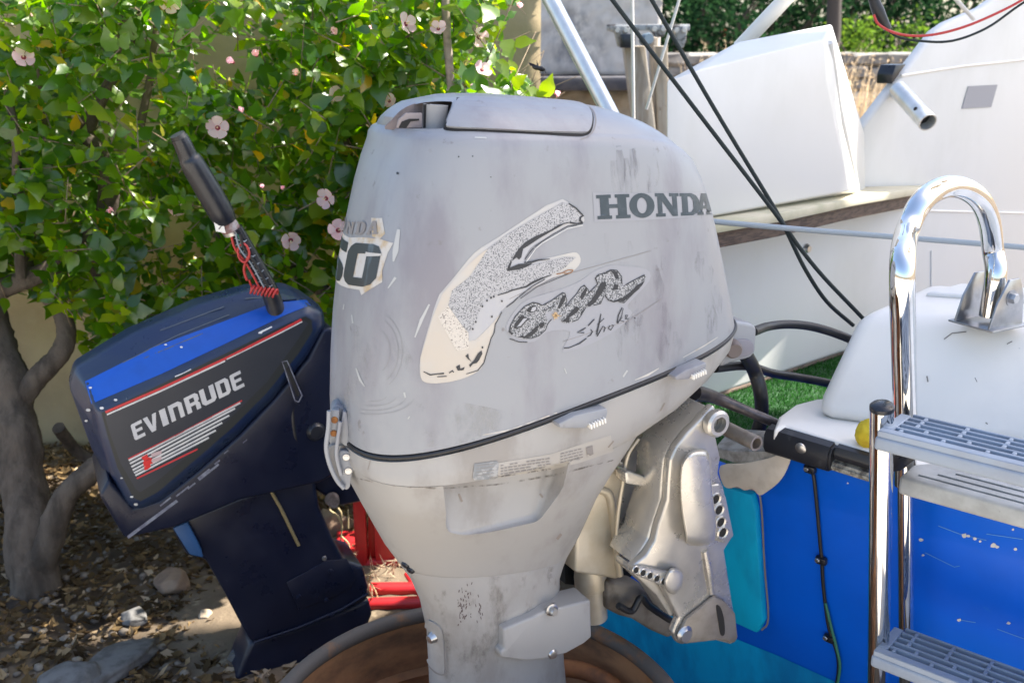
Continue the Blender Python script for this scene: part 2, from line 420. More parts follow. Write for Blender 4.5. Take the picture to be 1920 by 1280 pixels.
# pale concrete yard out of view, added to bounce sunlight up onto the motors
bm = bmesh.new(); n = 24
for i in range(n):
    for j in range(n):
        x0_, y0_ = -12+i, 1.0-n+j; add_prism(bm, [(x0_+.004, y0_+.004, -.02), (x0_+.996, y0_+.004, -.02), (x0_+.996, y0_+.996, -.02), (x0_+.004, y0_+.996, -.02)], V((0, 0, .03)), 0)
structure(link('bounce_paving', bm_me(bm, 'bounce_paving'), None, mat('pale concrete paving', (.50, .455, .385), .9, c2=(.42, .38, .32), nscale=3, bump=.1, bscale=40), 30))

def wall_grid(name, x0, x1, z0, z1, Y, thick, mats, rough, parent=None, n=60, topwob=.0):
    bm = bmesh.new(); nx = max(2, int(n)); nz = max(2, int(n*(z1-z0)/(x1-x0))+1)
    g = [[bm.verts.new((x0+(x1-x0)*i/nx, Y+random.uniform(-1, 1)*rough, z0+(z1-z0)*j/nz+(topwob*random.uniform(-1, 1) if j == nz else 0))) for j in range(nz+1)] for i in range(nx+1)]
    for i in range(nx):
        for j in range(nz): bm.faces.new((g[i][j], g[i+1][j], g[i+1][j+1], g[i][j+1]))
    r = bmesh.ops.extrude_face_region(bm, geom=list(bm.faces))
    bmesh.ops.translate(bm, vec=(0, thick, 0), verts=[e for e in r['geom'] if isinstance(e, bmesh.types.BMVert)])
    bmesh.ops.recalc_face_normals(bm, faces=bm.faces)
    return link(name, bm_me(bm, name), parent, mats, 180)
gw = wall_grid('garden_wall', -4.2, .1, -.05, 1.75, 3.62, .22, WALLT, .012, n=80, topwob=.02)
tag(gw, 'tan rendered garden wall in shade behind the flowering hibiscus', 'wall')

# old mottled wall with a slate ledge
x0 = at(870, 100, 5).x; x1 = at(1240, 50, 5).x
ow = empty('old_wall', ((x0+x1)/2, 5, 0), 'mottled grey old wall with dark slate ledge behind the pale pole', 'wall')
zl = at(1000, 142, 5).z; zb = at(1000, 170, 4.9).z
wall_grid('upper_wall', x0, x1, zl+.003, 3.2, 5.0, .35, WALLO, .012, ow, n=40)
box('ledge', ((x0+x1)/2-.02, 5.06, (zl+zb)/2), (x1-x0+.10, .40, zl-zb), LEDGE, ow, bevel=.012)
wall_grid('base_wall', x0, at(1300, 200, 5).x, -.05, zb-.003, 5.04, .35, BASEW, .015, ow, n=40)

# far rubble wall, built from rough stones
def far_wall():
    ax, bx = at(1225, 100, 10).x, at(1780, 100, 10).x
    z1 = at(1500, 97, 10).z; z0 = at(1500, 172, 10).z
    t = empty('rubble_wall', ((ax+bx)/2, 10, 0), 'low grey rubble wall under the far trees beyond the white boat', 'wall')
    box('wall_core', ((ax+bx)/2, 10.25, z0/2+.0), (bx-ax, .5, z0), BASEW, t, bevel=.01)
    box('wall_fill', ((ax+bx)/2, 10.28, (z0+z1)/2), (bx-ax-.02, .44, z1-z0-.03), RUBBLE, t, bevel=.01)
    meshes = []
    for k in range(5):
        bm = bmesh.new(); add_box(bm, (0, 0, 0), XYZ, (.30, .12, .115), .02, 1)
        for v in bm.verts: v.co += V([random.uniform(-.012, .012) for _ in range(3)])
        me = bm_me(bm, 'stone'); me.materials.append(RUBBLE); meshes.append(me)
    z = z0+.06; row = 0
    while z < z1-.02:
        x = ax+.15+(.15 if row % 2 else 0)
        while x < bx-.1:
            o = bpy.data.objects.new('stone', random.choice(meshes)); COL.objects.link(o); parent_to(o, t)
            o.location = (x, 10.03+random.uniform(-.02, .02), z+random.uniform(-.006, .006)); o.rotation_euler = (random.uniform(-.05, .05), random.uniform(-.06, .06), random.uniform(-.1, .1))
            x += random.uniform(.31, .34)
        z += .122; row += 1
far_wall()

# ================================================================== far foliage
def quad_leaves(name, centers, size, aspect, matl, parent, up=.3, droop=0, kite=True):
    n = len(centers); c = np.array(centers)
    d = rng.normal(size=(n, 3)); d[:, 2] *= .7; d /= np.linalg.norm(d, axis=1)[:, None]
    nn = rng.normal(size=(n, 3))+np.array([0, -.2, up]); s = np.cross(nn, d); s /= np.linalg.norm(s, axis=1)[:, None]
    l = size*rng.uniform(.6, 1.3, n)[:, None]; wdt = l*aspect
    nv = np.cross(d, s)
    P = np.stack([c-d*l*.5, c+s*wdt*.5+nv*l*.06, c+d*l*.5, c-s*wdt*.5+nv*l*.06], 1).reshape(-1, 3)
    me = bpy.data.meshes.new(name); me.from_pydata(P.tolist(), [], np.arange(4*n).reshape(-1, 4).tolist())
    a = me.attributes.new('shade', 'FLOAT', 'POINT'); a.data.foreach_set('value', np.repeat(rng.random(n), 4).astype(np.float32))
    return link(name, me, parent, matl, None)
def far_tree(label, px, Y, ztop, rx, rz, matl, n=2600, size=.10, name='tree', cat='tree', group='trees beyond the rubble wall', flowers=0):
    x = at(px, 60, Y).x
    t = empty(name, (x, Y, 0), label, cat, group)
    tube('trunk', [(x, Y, -.05), (x+.05, Y, .8), (x-.03, Y, ztop-rz)], [.09, .07, .04], BARK, t, 8)
    bm = bmesh.new()
    for k in range(7):
        a = k*2.4; add_tube(bm, [(x, Y, ztop-rz*1.6), (x+rx*.5*math.cos(a), Y+rx*.4*math.sin(a), ztop-rz*.9), (x+rx*.8*math.cos(a), Y+rx*.7*math.sin(a), ztop-rz*.4)], [.035, .02, .008], 5)
    stuff(link('limbs', bm_me(bm, 'limbs'), t, BARK, 180))
    cl = rng.normal(size=(46, 3)); cl /= np.linalg.norm(cl, axis=1)[:, None]; cl *= rng.uniform(.35, 1, (46, 1))**.5
    cc = cl*np.array([rx, rx*.8, rz])+np.array([x, Y, ztop-rz])
    pts = cc[rng.integers(0, 46, n)]+rng.normal(size=(n, 3))*np.array([rx, rx, rz])*.16
    stuff(quad_leaves('crown', pts, size, .42, matl, t))
    for k in range(flowers):
        p = V(cc[random.randrange(46)])+V((0, -rx*.3, 0))
        bm = bmesh.new(); bmesh.ops.create_icosphere(bm, subdivisions=1, radius=.06)
        for v in bm.verts: v.co = v.co*random.uniform(.7, 1.2)+p
        link('flower', bm_me(bm, 'flower'), t, REDP, 180)
far_tree('dark green far tree left above the white box, nearest the old wall', 1290, 11.5, 2.6, 1.15, 1.05, FARL, 4500)
far_tree('dark far oleander with a few red flowers above the white box', 1420, 12.2, 2.7, 1.2, 1.1, FARL, 4500, flowers=5)
far_tree('dark spreading far tree behind the slim dark trunk', 1560, 13.0, 2.9, 1.25, 1.2, FARL, 4500)
far_tree('bright green far shrub beside the white cabin side', 1655, 11.2, 1.75, .62, .55, FARG, 3200, .08, 'shrub', 'shrub', None)
far_tree('dark far tree rightmost, behind the red and black wires', 1770, 12.6, 2.9, 1.3, 1.2, FARL, 4500)
far_tree('dark tall tree farthest back between the other far trees', 1480, 15, 3.6, 2.4, 1.6, FARL, 5000, .14)
tk = tube('slim_trunk', [at(1562, 62, 10.6)-V((0, 0, 1.2)), at(1563, 60, 10.6), at(1566, -60, 10.6)], [.08, .075, .07], mat('dark trunk', (.06, .05, .045), .9), None, 9)
tag(tk, 'slim dark bare trunk standing above the white box corner', 'tree trunk')

def grass_clump(label, px, Y, zb, ht, wd, n, group='dry grass tufts by the rubble wall'):
    P, F, sh = [], [], []
    x = at(px, 150, Y).x
    for k in range(n):
        b = V((x+random.gauss(0, wd), Y+random.gauss(0, wd*.6), zb)); h = ht*random.uniform(.5, 1.15)
        lean = V((random.gauss(0, .28), random.gauss(0, .2), 0))*h; side = V((random.uniform(-1, 1), random.uniform(-.6, .6), 0)).normalized()*.010
        i = len(P); P += [b-side, b+side, b+lean*.4+V((0, 0, h*.6))+side*.8, b+lean*.4+V((0, 0, h*.6))-side*.8, b+lean+V((0, 0, h))]
        F += [(i, i+1, i+2, i+3), (i+3, i+2, i+4)]; s = random.random(); sh += [s]*5
        for q in range(3):
            c = b+lean*(.75+.1*q)+V((0, 0, h*(.82+.07*q))); e = V((random.gauss(0, 1), random.gauss(0, 1), random.gauss(0, 1))).normalized()*.022
            g = V((random.gauss(0, 1), random.gauss(0, 1), random.gauss(0, 1))).normalized()*.012
            i = len(P); P += [c-e, c+g, c+e]; F.append((i, i+1, i+2)); sh += [s]*3
    me = bpy.data.meshes.new('dry_grass'); me.from_pydata([tuple(p) for p in P], [], F)
    a = me.attributes.new('shade', 'FLOAT', 'POINT'); a.data.foreach_set('value', np.array(sh, np.float32))
    return stuff(tag(link('dry_grass', me, None, DRYG, None), label, 'dry grass', group))
grass_clump('tall dry straw grass between the white box and the cabin side', 1600, 8.2, .0, 1.28, .16, 380)
grass_clump('dry straw grass in front of the rubble wall by the cabin edge', 1690, 8.8, .0, .95, .25, 380)
grass_clump('feathery dry grass above the left end of the white box', 1330, 8.6, .0, 1.36, .22, 170)
grass_clump('feathery dry grass tops above the middle of the white box', 1470, 8.9, .0, 1.38, .25, 110)

# ================================================================== WHITE BOAT (alongside, behind)
DWH = V((math.cos(R_(39)), math.sin(R_(39)), 0)); NWH = V((DWH.y, -DWH.x, 0)); PW0 = atz(1340, 735, .62)
def pw(px, py, off=0): return onpl(px, py, PW0+NWH*off, NWH)
wb = empty('white_boat', V((PW0.x+1.0, PW0.y+.9, 0)), 'large white boat with angular box and cabin side lying behind the blue boat', 'boat')
hp = [(1225, 425), (1225, 800), (1345, 741), (1575, 663), (1790, 610), (2200, 540), (2200, -220), (1930, -220), (1905, -30), (1845, 14), (1780, 42), (1757, 58), (1618, 238), (1616, 330), (1420, 395)]
prism('hull', [pw(*p) for p in hp], -NWH*.035, WHITEH, wb, .012, 3)
lo1, lo2 = pw(1225, 800), pw(2200, 540)
prism('hull_bottom', [lo1-NWH*.02-V((0, 0, .004)), lo2-NWH*.02-V((0, 0, .004)), V((lo2.x, lo2.y, .12))-NWH*.3, V((lo1.x, lo1.y, .12))-NWH*.3], -NWH*.3, WHITEH, wb, .01)
tube('panel_seam', [pw(1746, 470, .001), pw(1746, 540, .001), pw(1744, 610, .001)], .003, WHITEG, wb, 6)
tube('hull_crease', [pw(1640, 392, .001), pw(1780, 396, .001), pw(1990, 401, .001)], .0035, WHITEG, wb, 6)
tube('cabin_crease', [pw(1690, 142, .001), pw(1800, 125, .001), pw(1990, 105, .001)], .004, WHITEG, wb, 6)
def white_box():
    A, B, Cc, D, E, G = [pw(x, y, .19) for x, y in [(1251, 152), (1311, 131), (1546, 73), (1549, 150), (1593, 358), (1251, 421)]]
    B2, C2 = pw(1382, 80, .05), pw(1559, 46, .05); R1, R2 = pw(1621, 250, .006), pw(1623, 364, .006)
    A2, G2 = A+(A-CAM).normalized()*.22, G+(G-CAM).normalized()*.22; B3, C3 = B2+(B2-CAM).normalized()*.05, C2+(C2-CAM).normalized()*.05
    vs = [A, B, Cc, D, E, G, B2, C2, R1, R2, A2, G2, B3, C3]
    fs = [(0, 1, 2, 3, 4, 5), (1, 6, 7, 2), (2, 7, 8, 3), (3, 8, 9, 4), (6, 12, 13, 7), (0, 5, 11, 10), (1, 0, 10, 12, 6), (5, 4, 9, 11), (7, 13, 8), (10, 11, 9, 8, 13, 12)]
    bm = bmesh.new(); bv = [bm.verts.new(v) for v in vs]
    for f in fs: bm.faces.new([bv[i] for i in f])
    bmesh.ops.recalc_face_normals(bm, faces=bm.faces)
    bmesh.ops.bevel(bm, geom=[e for e in bm.edges if e.calc_face_angle(0) > R_(12)], offset=.005, segments=2, profile=.5, affect='EDGES', clamp_overlap=True)
    return link('storage_box', bm_me(bm, 'storage_box'), wb, WHITEH, 40)
sbx = white_box()
tube('moulding_ridge', [pw(1556, 80, .155), pw(1572, 190, .13), pw(1606, 352, .09)], .008, WHITEH, sbx, 8)
# boarding shelf under the box
fo = [(1225, 428, .24), (1350, 418, .24), (1480, 396, .235), (1600, 371, .19), (1700, 355, .09), (1745, 348, .02)]
ft = [pw(*p) for p in fo]; bt = [pw(x, y, o)-NWH*(o-.004) for x, y, o in fo]
prism('shelf', ft+bt[::-1], V((0, 0, -.022)), SHELFTOP, wb, .004)
fb = [p-NWH*.02-V((0, 0, .025)) for p in ft]; bb = [p-NWH*.025-V((0, 0, .025)) for p in bt]
prism('shelf_beam', fb+bb[::-1], V((0, 0, -.036)), WOODD, wb, .004)
# open tube holder, grey patch, vent corner
e1, e2 = pw(1684, 168, .03), pw(1740, 230, .17)
rh = lathe('rod_holder', e1, e2-e1, [(.0, 0), (.025, 0), (.025, (e2-e1).length), (.0215, (e2-e1).length), (.021, .05), (.0, .05)], ALUTUBE, wb, 28)
tube('tube_bore', [e1+(e2-e1)*.82, e1+(e2-e1)*.84], .0209, DARKHOLE, rh, 16)
ax_ = (e2-e1).normalized(); dn_ = (CAM-e2); dn_ = (dn_-ax_*dn_.dot(ax_)).normalized(); pb = e1+(e2-e1)*.74+dn_*.0245; tube('drain_hole', [pb, pb+dn_*.0015], .0055, DARKHOLE, rh, 12)
prism('grey_patch', [pw(*p, .001) for p in [(1815, 162), (1870, 159), (1858, 201), (1803, 204)]], NWH*.0015, GREYPATCH, wb, 0)
prism('dark_corner_cap', [pw(*p, .002) for p in [(1680, 122), (1700, 120), (1673, 158), (1674, 140)]], -NWH*.05, BLACKP, wb, .003)
prism('corner_clamp', [pw(*p, .003) for p in [(1666, 168), (1682, 160), (1690, 172), (1672, 184)]], NWH*.02, ALUTUBE, wb, .003)
lathe('hull_fitting', pw(1511, 466, 0), NWH, [(0, .012), (.009, .012), (.014, .004), (.014, 0)], SCREW, wb, 14)

# ================================================================== BLUE BOAT
L0 = atz(1456, 797, .84); RB = V((math.sin(R_(45)), -math.cos(R_(45)), 0)); FB = V((RB.y*-1, RB.x, 0))
ZV = V((0, 0, 1)); RK = R_(12)
TD = FB*math.sin(RK)-ZV*math.cos(RK); NT = RB.cross(TD); NT = NT if NT.y < 0 else -NT
def tp(px, py, off=0): return onpl(px, py, L0+NT*off, NT)
bb_ = empty('blue_boat', L0+RB*.3+FB*.8-V((0, 0, L0.z)), 'bright blue boat stern with white deck and black rub rail', 'boat')
tr = [tp(1481, 842), tp(1468, 892), tp(1442, 914), tp(1375, 905), tp(1240, 850), L0-RB*.42+TD*.07, L0-RB*.42+TD*.8, L0+RB*1.3+TD*.8, L0+RB*1.3+TD*.03]
prism('transom', tr, -NT*.05, BLUE, bb_, .006)
ht = hit_plane(L0, NT)
PC = L0-RB*.42; SCN = L0+RB*1.3
def hullside(a, b, name, t=.045):
    prism(name, [a+TD*t, b+V((0, 0, -t)), b+V((0, 0, -.75)), a+TD*.8], (RB if name == 'port_side' else -RB)*.03, BLUE, bb_, .004)
hullside(PC-RB*.032-NT*.0, PC-RB*.032+DWH*1.1, 'port_side', .262); hullside(SCN+RB*.002, SCN+RB*.002+FB*1.0, 'starboard_side')
hb = [L0-RB*.42+TD*.8, L0+RB*1.3+TD*.8, SCN+FB*1.0-V((0, 0, .75)), PC+DWH*1.1-V((0, 0, .75))]
prism('hull_bottom', [p-V((0, 0, .003)) for p in hb], V((0, 0, -.02)), BLUE, bb_, 0)
bow = [PC-RB*.03+DWH*1.1, SCN+FB*1.0]
prism('bow_panel', [bow[0]-V((0, 0, .26)), bow[1]-V((0, 0, .26)), bow[1]-V((0, 0, .75)), bow[0]-V((0, 0, .75))], FB*.03, BLUE, bb_, .003)
# turquoise board, filler patch, bottom paint, chips
prism('mounting_board', [tp(*p, .002) for p in [(1335, 893), (1372, 905), (1418, 919), (1426, 948), (1440, 1158), (1428, 1178), (1388, 1160), (1330, 1140), (1230, 1090), (1230, 860)]], NT*.018, TEAL, bb_, .005)
decal('board_sealant', [q for q in stroke(smooth2([(1369, 911), (1395, 914), (1420, 921), (1428, 950), (1434, 1060), (1441, 1158), (1428, 1181)], 4), 3.5)], hit_plane(L0+NT*.0205, NT), LABELT, bb_, .0006, 40)
prism('filler_patch', [tp(*p, .0215) for p in smooth2([(1352, 872), (1400, 866), (1440, 858), (1484, 846), (1476, 880), (1461, 903), (1440, 920), (1425, 927), (1412, 915), (1398, 918), (1384, 911), (1368, 914), (1356, 905)], 3, True)], NT*.003, FILLER, bb_, .001)
prism('notch_ledge', [tp(1340, 838, .02), tp(1375, 850, .02), tp(1440, 850, .02), tp(1481, 838, .02)]+[tp(1470, 826, -.02)-NT*.03, tp(1420, 826, -.02)-NT*.04, tp(1350, 818, -.02)-NT*.04], V((0, 0, -.02)), mat('grimy notch', (.36, .34, .31), .8, c2=(.2, .18, .16), nscale=30), bb_, .004)
decal('bottom_paint', [[(1090, 1118), (1250, 1150), (1380, 1196), (1460, 1228), (1548, 1268), (1660, 1318), (1660, 1420), (1090, 1420)]], ht, CYAN, bb_, .0012, 40)
chips = []
for (x, y, s) in [(1727, 1011, 5), (1731, 1040, 3), (1808, 1003, 6), (1816, 1004, 4), (1829, 1009, 4), (1838, 1014, 3), (1864, 1022, 7), (1870, 1024, 4), (1905, 1028, 4), (1737, 935, 3), (1799, 1161, 4), (1892, 1167, 4), (1412, 1095, 4), (1590, 905, 2), (1700, 980, 2), (1900, 992, 3)]:
    chips.append([(x+s*random.uniform(.6, 1.2)*math.cos(a), y+s*random.uniform(.5, .9)*math.sin(a)) for a in np.linspace(0, 2*math.pi, 8)[:-1]])
decal('paint_chips', chips, ht, WHITES, bb_, .0009, 20)
decal('scratches', sum([stroke(s, 1.3) for s in [[(1760, 985), (1800, 1000), (1850, 1012)], [(1850, 1000), (1918, 1010)], [(1795, 1160), (1830, 1166)], [(1870, 1178), (1925, 1198)], [(1735, 1035), (1790, 1062), (1800, 1060)]]], []), ht, mat('pale scratch', (.09, .28, .60), .6), bb_, .0008, 20)
# deck
dk = [atz(1451, 803, .845), atz(1460, 779, .845), atz(1490, 757, .845), atz(1528, 747, .845)]
dk += [dk[-1]+RB*.2+FB*.35, SCN+FB*.9+V((0, 0, .005)), SCN+V((0, 0, .005)), L0+RB*.02+V((0, 0, .005))]
for p in dk: p.z = .845
prism('deck', dk, V((0, 0, -.03)), WHITEG, bb_, .008, 3)
# hump
RH = V((math.sin(R_(72)), -math.cos(R_(72)), 0)); FH = V((-RH.y, RH.x, 0))
A0 = atz(1512, 787, .842); A1 = at(1607, 584, A0.y+.07)
B1 = atz(1738, 528, A1.z+.005); B0 = V((B1.x, B1.y, .842))+FH*.03-RH*.03
hv = [A0, A0+RH*1.2-FH*.1, A1+RH*1.1-FH*.04, A1, B0, B0+RH*1.1, B1+RH*.95, B1]
bm = bmesh.new(); bv = [bm.verts.new(p) for p in hv]
for f in [(0, 1, 2, 3), (3, 2, 6, 7), (0, 3, 7, 4), (1, 5, 6, 2), (4, 7, 6, 5), (0, 4, 5, 1)]: bm.faces.new([bv[i] for i in f])
bmesh.ops.recalc_face_normals(bm, faces=bm.faces)
bmesh.ops.bevel(bm, geom=list(bm.edges), offset=.032, segments=5, profile=.5, affect='EDGES', clamp_overlap=True)
hump = link('engine_hatch', bm_me(bm, 'engine_hatch'), bb_, WHITEG, 40)
c1 = A1+(B1-A1)*.55+RH*.05; prism('hatch_lid', [c1+V((0, 0, -.004)), c1+RH*.9+V((0, 0, -.004)), B1+RH*.85-FH*.03+V((0, 0, -.004)), B1+RH*.06-FH*.03+V((0, 0, -.004))], V((0, 0, .013)), WHITEG, hump, .006, 3)
bvh_h = bvh_of(hump)
ck = []
for s in [[(1770, 636), (1785, 625), (1812, 622)], [(1738, 705), (1740, 716)], [(1828, 708), (1832, 716)], [(1848, 792), (1852, 795)], [(1718, 770), (1712, 776)], [(1888, 645), (1898, 640)]]: ck += stroke(s, random.uniform(1.2, 3))
decal('stains', ck, hit_bvh(bvh_h), mat('dirt mark', (.22, .2, .18), .9), hump, .0008)
# black rub rail with screw
u1 = -NT
def rail(name, r0, r1, h, m, out=.022, par=bb_):
    prof = [(0, -.012), (out*.75, -.014), (out, -.024), (out, -h+.012), (out*.7, -h), (0, -h)]
    a = L0+RB*r0; b = L0+RB*r1
    bm = loft_bm([[q+NT*(o-.002)+V((0, 0, z+.014)) for o, z in prof] for q in (a, b)])
    bmesh.ops.bevel(bm, geom=[e for e in bm.edges if e.calc_face_angle(0) > R_(60)], offset=.004, segments=2, affect='EDGES', clamp_overlap=True)
    return link(name, bm_me(bm, name), par, m)
rl = rail('rub_rail', -.012, .118, .062, RUBRAIL, .026)
rail('rub_rail_strip', .1185, 1.3, .040, RUBRAIL, .018)
rail('worn_rail_end', .115, .19, .030, WORN, .0165).location = (0, 0, -.030)
sp = tp(1502, 840, .026); lathe('screw', sp, NT, [(0, .005), (.006, .0045), (.0105, .002), (.0105, 0)], SCREW, rl, 18)
# wiring down the transom
cab = catmull([tp(*p, .006) for p in [(1512, 868), (1524, 885), (1531, 940), (1538, 1020), (1541, 1050), (1544, 1100), (1552, 1165), (1560, 1195), (1571, 1230), (1572, 1262), (1566, 1300), (1566, 1360)]], 6)
tube('transom_cable', cab, .0035, BLACK, bb_, 8)
tube('green_cable', catmull([tp(*p, .009) for p in [(1548, 1130), (1560, 1180), (1569, 1215), (1575, 1250), (1568, 1300), (1568, 1360)]], 6), .0028, WIREG, bb_, 8)
for x, y in [(1519, 879), (1540, 1050), (1555, 1196)]:
    cb = box('cable_clip', tp(x, y, .007), (.022, .016, .012), BLACKP, bb_, (RB, TD, NT), .004)
    lathe('clip_screw', tp(x-8, y, .0135), NT, [(0, .003), (.004, .002), (.005, 0)], SCREW, cb, 10)
# cockpit sole with green turf
tf = [atz(*p, .60) for p in [(1290, 757), (1345, 741), (1575, 663), (1780, 600), (1780, 800), (1290, 900)]]
prism('cockpit_sole', tf, V((0, 0, -.03)), TURF, bb_, 0)
tc = [atz(*p, .60) for p in [(1310, 748), (1575, 662)]]; n = 9000
pa = np.array(tf[1]); P, F, sh = [], [], []
e1_, e2_ = (tf[2]-tf[1]), (tf[5]-tf[1])
for k in range(n):
    b = tf[1]+e1_*random.uniform(-.1, 1.4)+e2_*random.uniform(0, 1); b.z = .601
    s = V((random.gauss(0, 1), random.gauss(0, 1), 0)).normalized()*.0016; tip = b+V((random.gauss(0, .005), random.gauss(0, .005), random.uniform(.007, .014)))
    i = len(P); P += [b-s, b+s, tip]; F.append((i, i+1, i+2)); sh += [random.random()]*3
me = bpy.data.meshes.new('turf'); me.from_pydata([tuple(p) for p in P], [], F)
a = me.attributes.new('shade', 'FLOAT', 'POINT'); a.data.foreach_set('value', np.array(sh, np.float32))
stuff(link('turf', me, bb_, TURFB, None))
tube('sole_trim', [atz(x, y, .606) for x, y in [(1290, 757), (1345, 740), (1575, 662), (1720, 618)]], .010, WOODD, bb_, 8)

# ---- grab rail
rr = .0178
legb = tp(1697, 905, .045); legt = tp(1692, 500, .075)
lg = [legb, tp(1697, 770, .055), tp(1694, 640, .066), legt]
foot = atz(1856, 592, A1.z+.018)
topc = [at(1702, 432, 1.50), at(1729, 378, 1.53), at(1768, 352, 1.565), at(1806, 353, 1.60), at(1838, 376, 1.64), at(1855, 415, 1.67), at(1862, 470, 1.695)]
path = catmull(lg+topc+[foot+V((0, 0, .075)), foot], 8)
gr = empty('grab_rail', legb, 'polished stainless hoop shaped grab rail standing on the white hatch', 'grab rail')
tube('rail_tube', path, rr, CHROME, gr, 28)
ft_ = empty
RP, FP = V((.49, -.87, 0)), V((.87, .49, 0)); STEEL = mat('brushed stainless plate', (.42, .42, .43), .28, .9, c2=(.33, .33, .34), nscale=30)
fb_ = prism('foot_bracket', [foot+RP*a+FP*b+V((0, 0, -.014)) for a, b in [(-.044, -.05), (.044, -.05), (.044, .05), (-.044, .05)]], V((0, 0, .004)), STEEL, gr, .001)
for s in (-1, 1):
    q = [foot+RP*(.031*s)+FP*b+V((0, 0, z)) for b, z in [(-.048, -.012), (.042, -.012), (.034, .040), (.018, .072), (-.010, .072), (-.034, .034)]]
    prism('bracket_cheek', q, RP*.004*s, STEEL, fb_, .001)
bc = foot+RP*.0352+V((0, 0, .040)); lathe('bracket_bolt', bc, RP, [(0, .010), (.008, .010), (.0095, .007), (.0095, 0)], SCREW, fb_, 6, 30)
lathe('bracket_washer', bc-RP*.001, RP, [(0, .002), (.014, .002), (.014, 0)], STEEL, fb_, 18)

# ---- swim ladder
RL = (RB+V((.06, .05, 0))).normalized(); FL = V((-RL.y, RL.x, 0))
ld = empty('swim_ladder', tp(1648, 1250, .17), 'stainless swim ladder with grey slotted plastic steps on the blue stern', 'ladder')
o1, o2 = tp(1654, 764, .17), tp(1646, 1300, .17); o3 = o2+(o2-o1)*.12
i1, i2 = tp(1697, 890, .05), tp(1699, 1300, .05); i3 = i2+(i2-i1)*.15
span = RL*.40
for k, sh_ in enumerate((V((0, 0, 0)), span)):
    t1 = tube('outer_tube', [o1+sh_, o2+sh_, o3+sh_], .0168, CHROME, ld, 28)
    lathe('tube_cap', o1+sh_, (o1-o2), [(.0172, -.003), (.0172, .003), (.014, .006), (0, .007)], BLACKP, t1, 24)
    tube('inner_tube', [i1+sh_, i2+sh_, i3+sh_], .0125, CHROME, ld, 24)
def step(fl, wd, length=.46, th=.030):
    # fl: front-left top corner
    c = fl+RL*(length/2)+FL*(wd/2)
    bx_ = [c+RL*(a*length/2)+FL*(b*wd/2) for a, b in [(-1, -1), (1, -1), (1, 1), (-.93, 1), (-1, .75)]]
    st = prism('step', [p-V((0, 0, .009)) for p in bx_], V((0, 0, -th+.009)), STEPG, ld, .005, 3)
    bm = bmesh.new(); y = 0.; rows = [.30, .46, .62, .78, .93]   # bar positions across (0 front)
    def bar(u0, u1, v0, v1, z=0.0):
        p = [fl+RL*(u*length)+FL*(v*wd) for u, v in [(u0, v0), (u1, v0), (u1, v1), (u0, v1)]]
        add_prism(bm, [q+V((0, 0, -.010)) for q in p], V((0, 0, .010+z)), .0012, 1)
    bar(0.006, 1, .02, .17)
    bar(0.006, .04, .172, .86)
    for v in rows: bar(.0402, 1, v-.022, v+.022) if v > .3 else bar(.0402, 1, v-.03, v+.03)
    edges = [.172]+[r for r in rows]
    for ri in range(len(rows)):
        v0 = (rows[ri-1]+(.03 if ri == 1 else .022) if ri else .172)+.0005; v1 = rows[ri]-(.03 if ri == 0 else .022)-.0005
        n = 8; off = (.5 if ri % 2 else 0) if ri < 2 else 0.2
        for k in range(n+1):
            u = .06+(k+off)*.125
            if .05 < u < .98: bar(u-.006, u+.006, v0, v1)
    stuff(link('slot_grid', bm_me(bm, 'slot_grid'), st, STEPG, 40))
    return st
f1 = tp(1641, 806, .205); step(f1, .105)
f3 = tp(1634, 1218, .205); step(f3, .105)
f2 = tp(1686, 892, .120); wd = .085; ln = .46
st2 = prism('folded_step', [f2+RL*a+FL*b for a, b in [(0, 0), (ln, 0), (ln, wd), (.02, wd), (0, wd*.7)]], V((0, 0, -.030)), STEPG2, ld, .006, 3)
for k, (v, u0) in enumerate([(.26, .02), (.50, .042), (.74, .062)]):
    p = f2+RL*u0+FL*(v*wd); cut = cutter_prism([p+FL*.0035+V((0, 0, -.008)), p-FL*.0035+V((0, 0, -.008)), p+RL*.5-FL*.0035+V((0, 0, -.008)), p+RL*.5+FL*.0035+V((0, 0, -.008))], V((0, 0, .03)), 0)
    boolean(st2, cut)
ck_ = f2+RL*.012+FL*.045+V((0, 0, .016))
prism('tube_clip', [tp(*p, .13) for p in [(1664, 862), (1690, 848), (1722, 854), (1716, 862), (1688, 884), (1664, 886)]], -NT*.05, BLACKP, ld, .003)

# ---- yellow sponge on the deck
bm = bmesh.new(); bmesh.ops.create_icosphere(bm, subdivisions=4, radius=.021); spc = atz(1629, 812, .866)
from mathutils import noise as mnoise
for v in bm.verts: v.co = v.co*(1+.14*mnoise.noise(v.co*90)+.08*mnoise.noise(v.co*260)); v.co.z *= 1.25; v.co += spc
tag(link('sponge', bm_me(bm, 'sponge'), None, YELLOW, 180), 'yellow sponge float on the white deck behind the ladder tube', 'sponge')

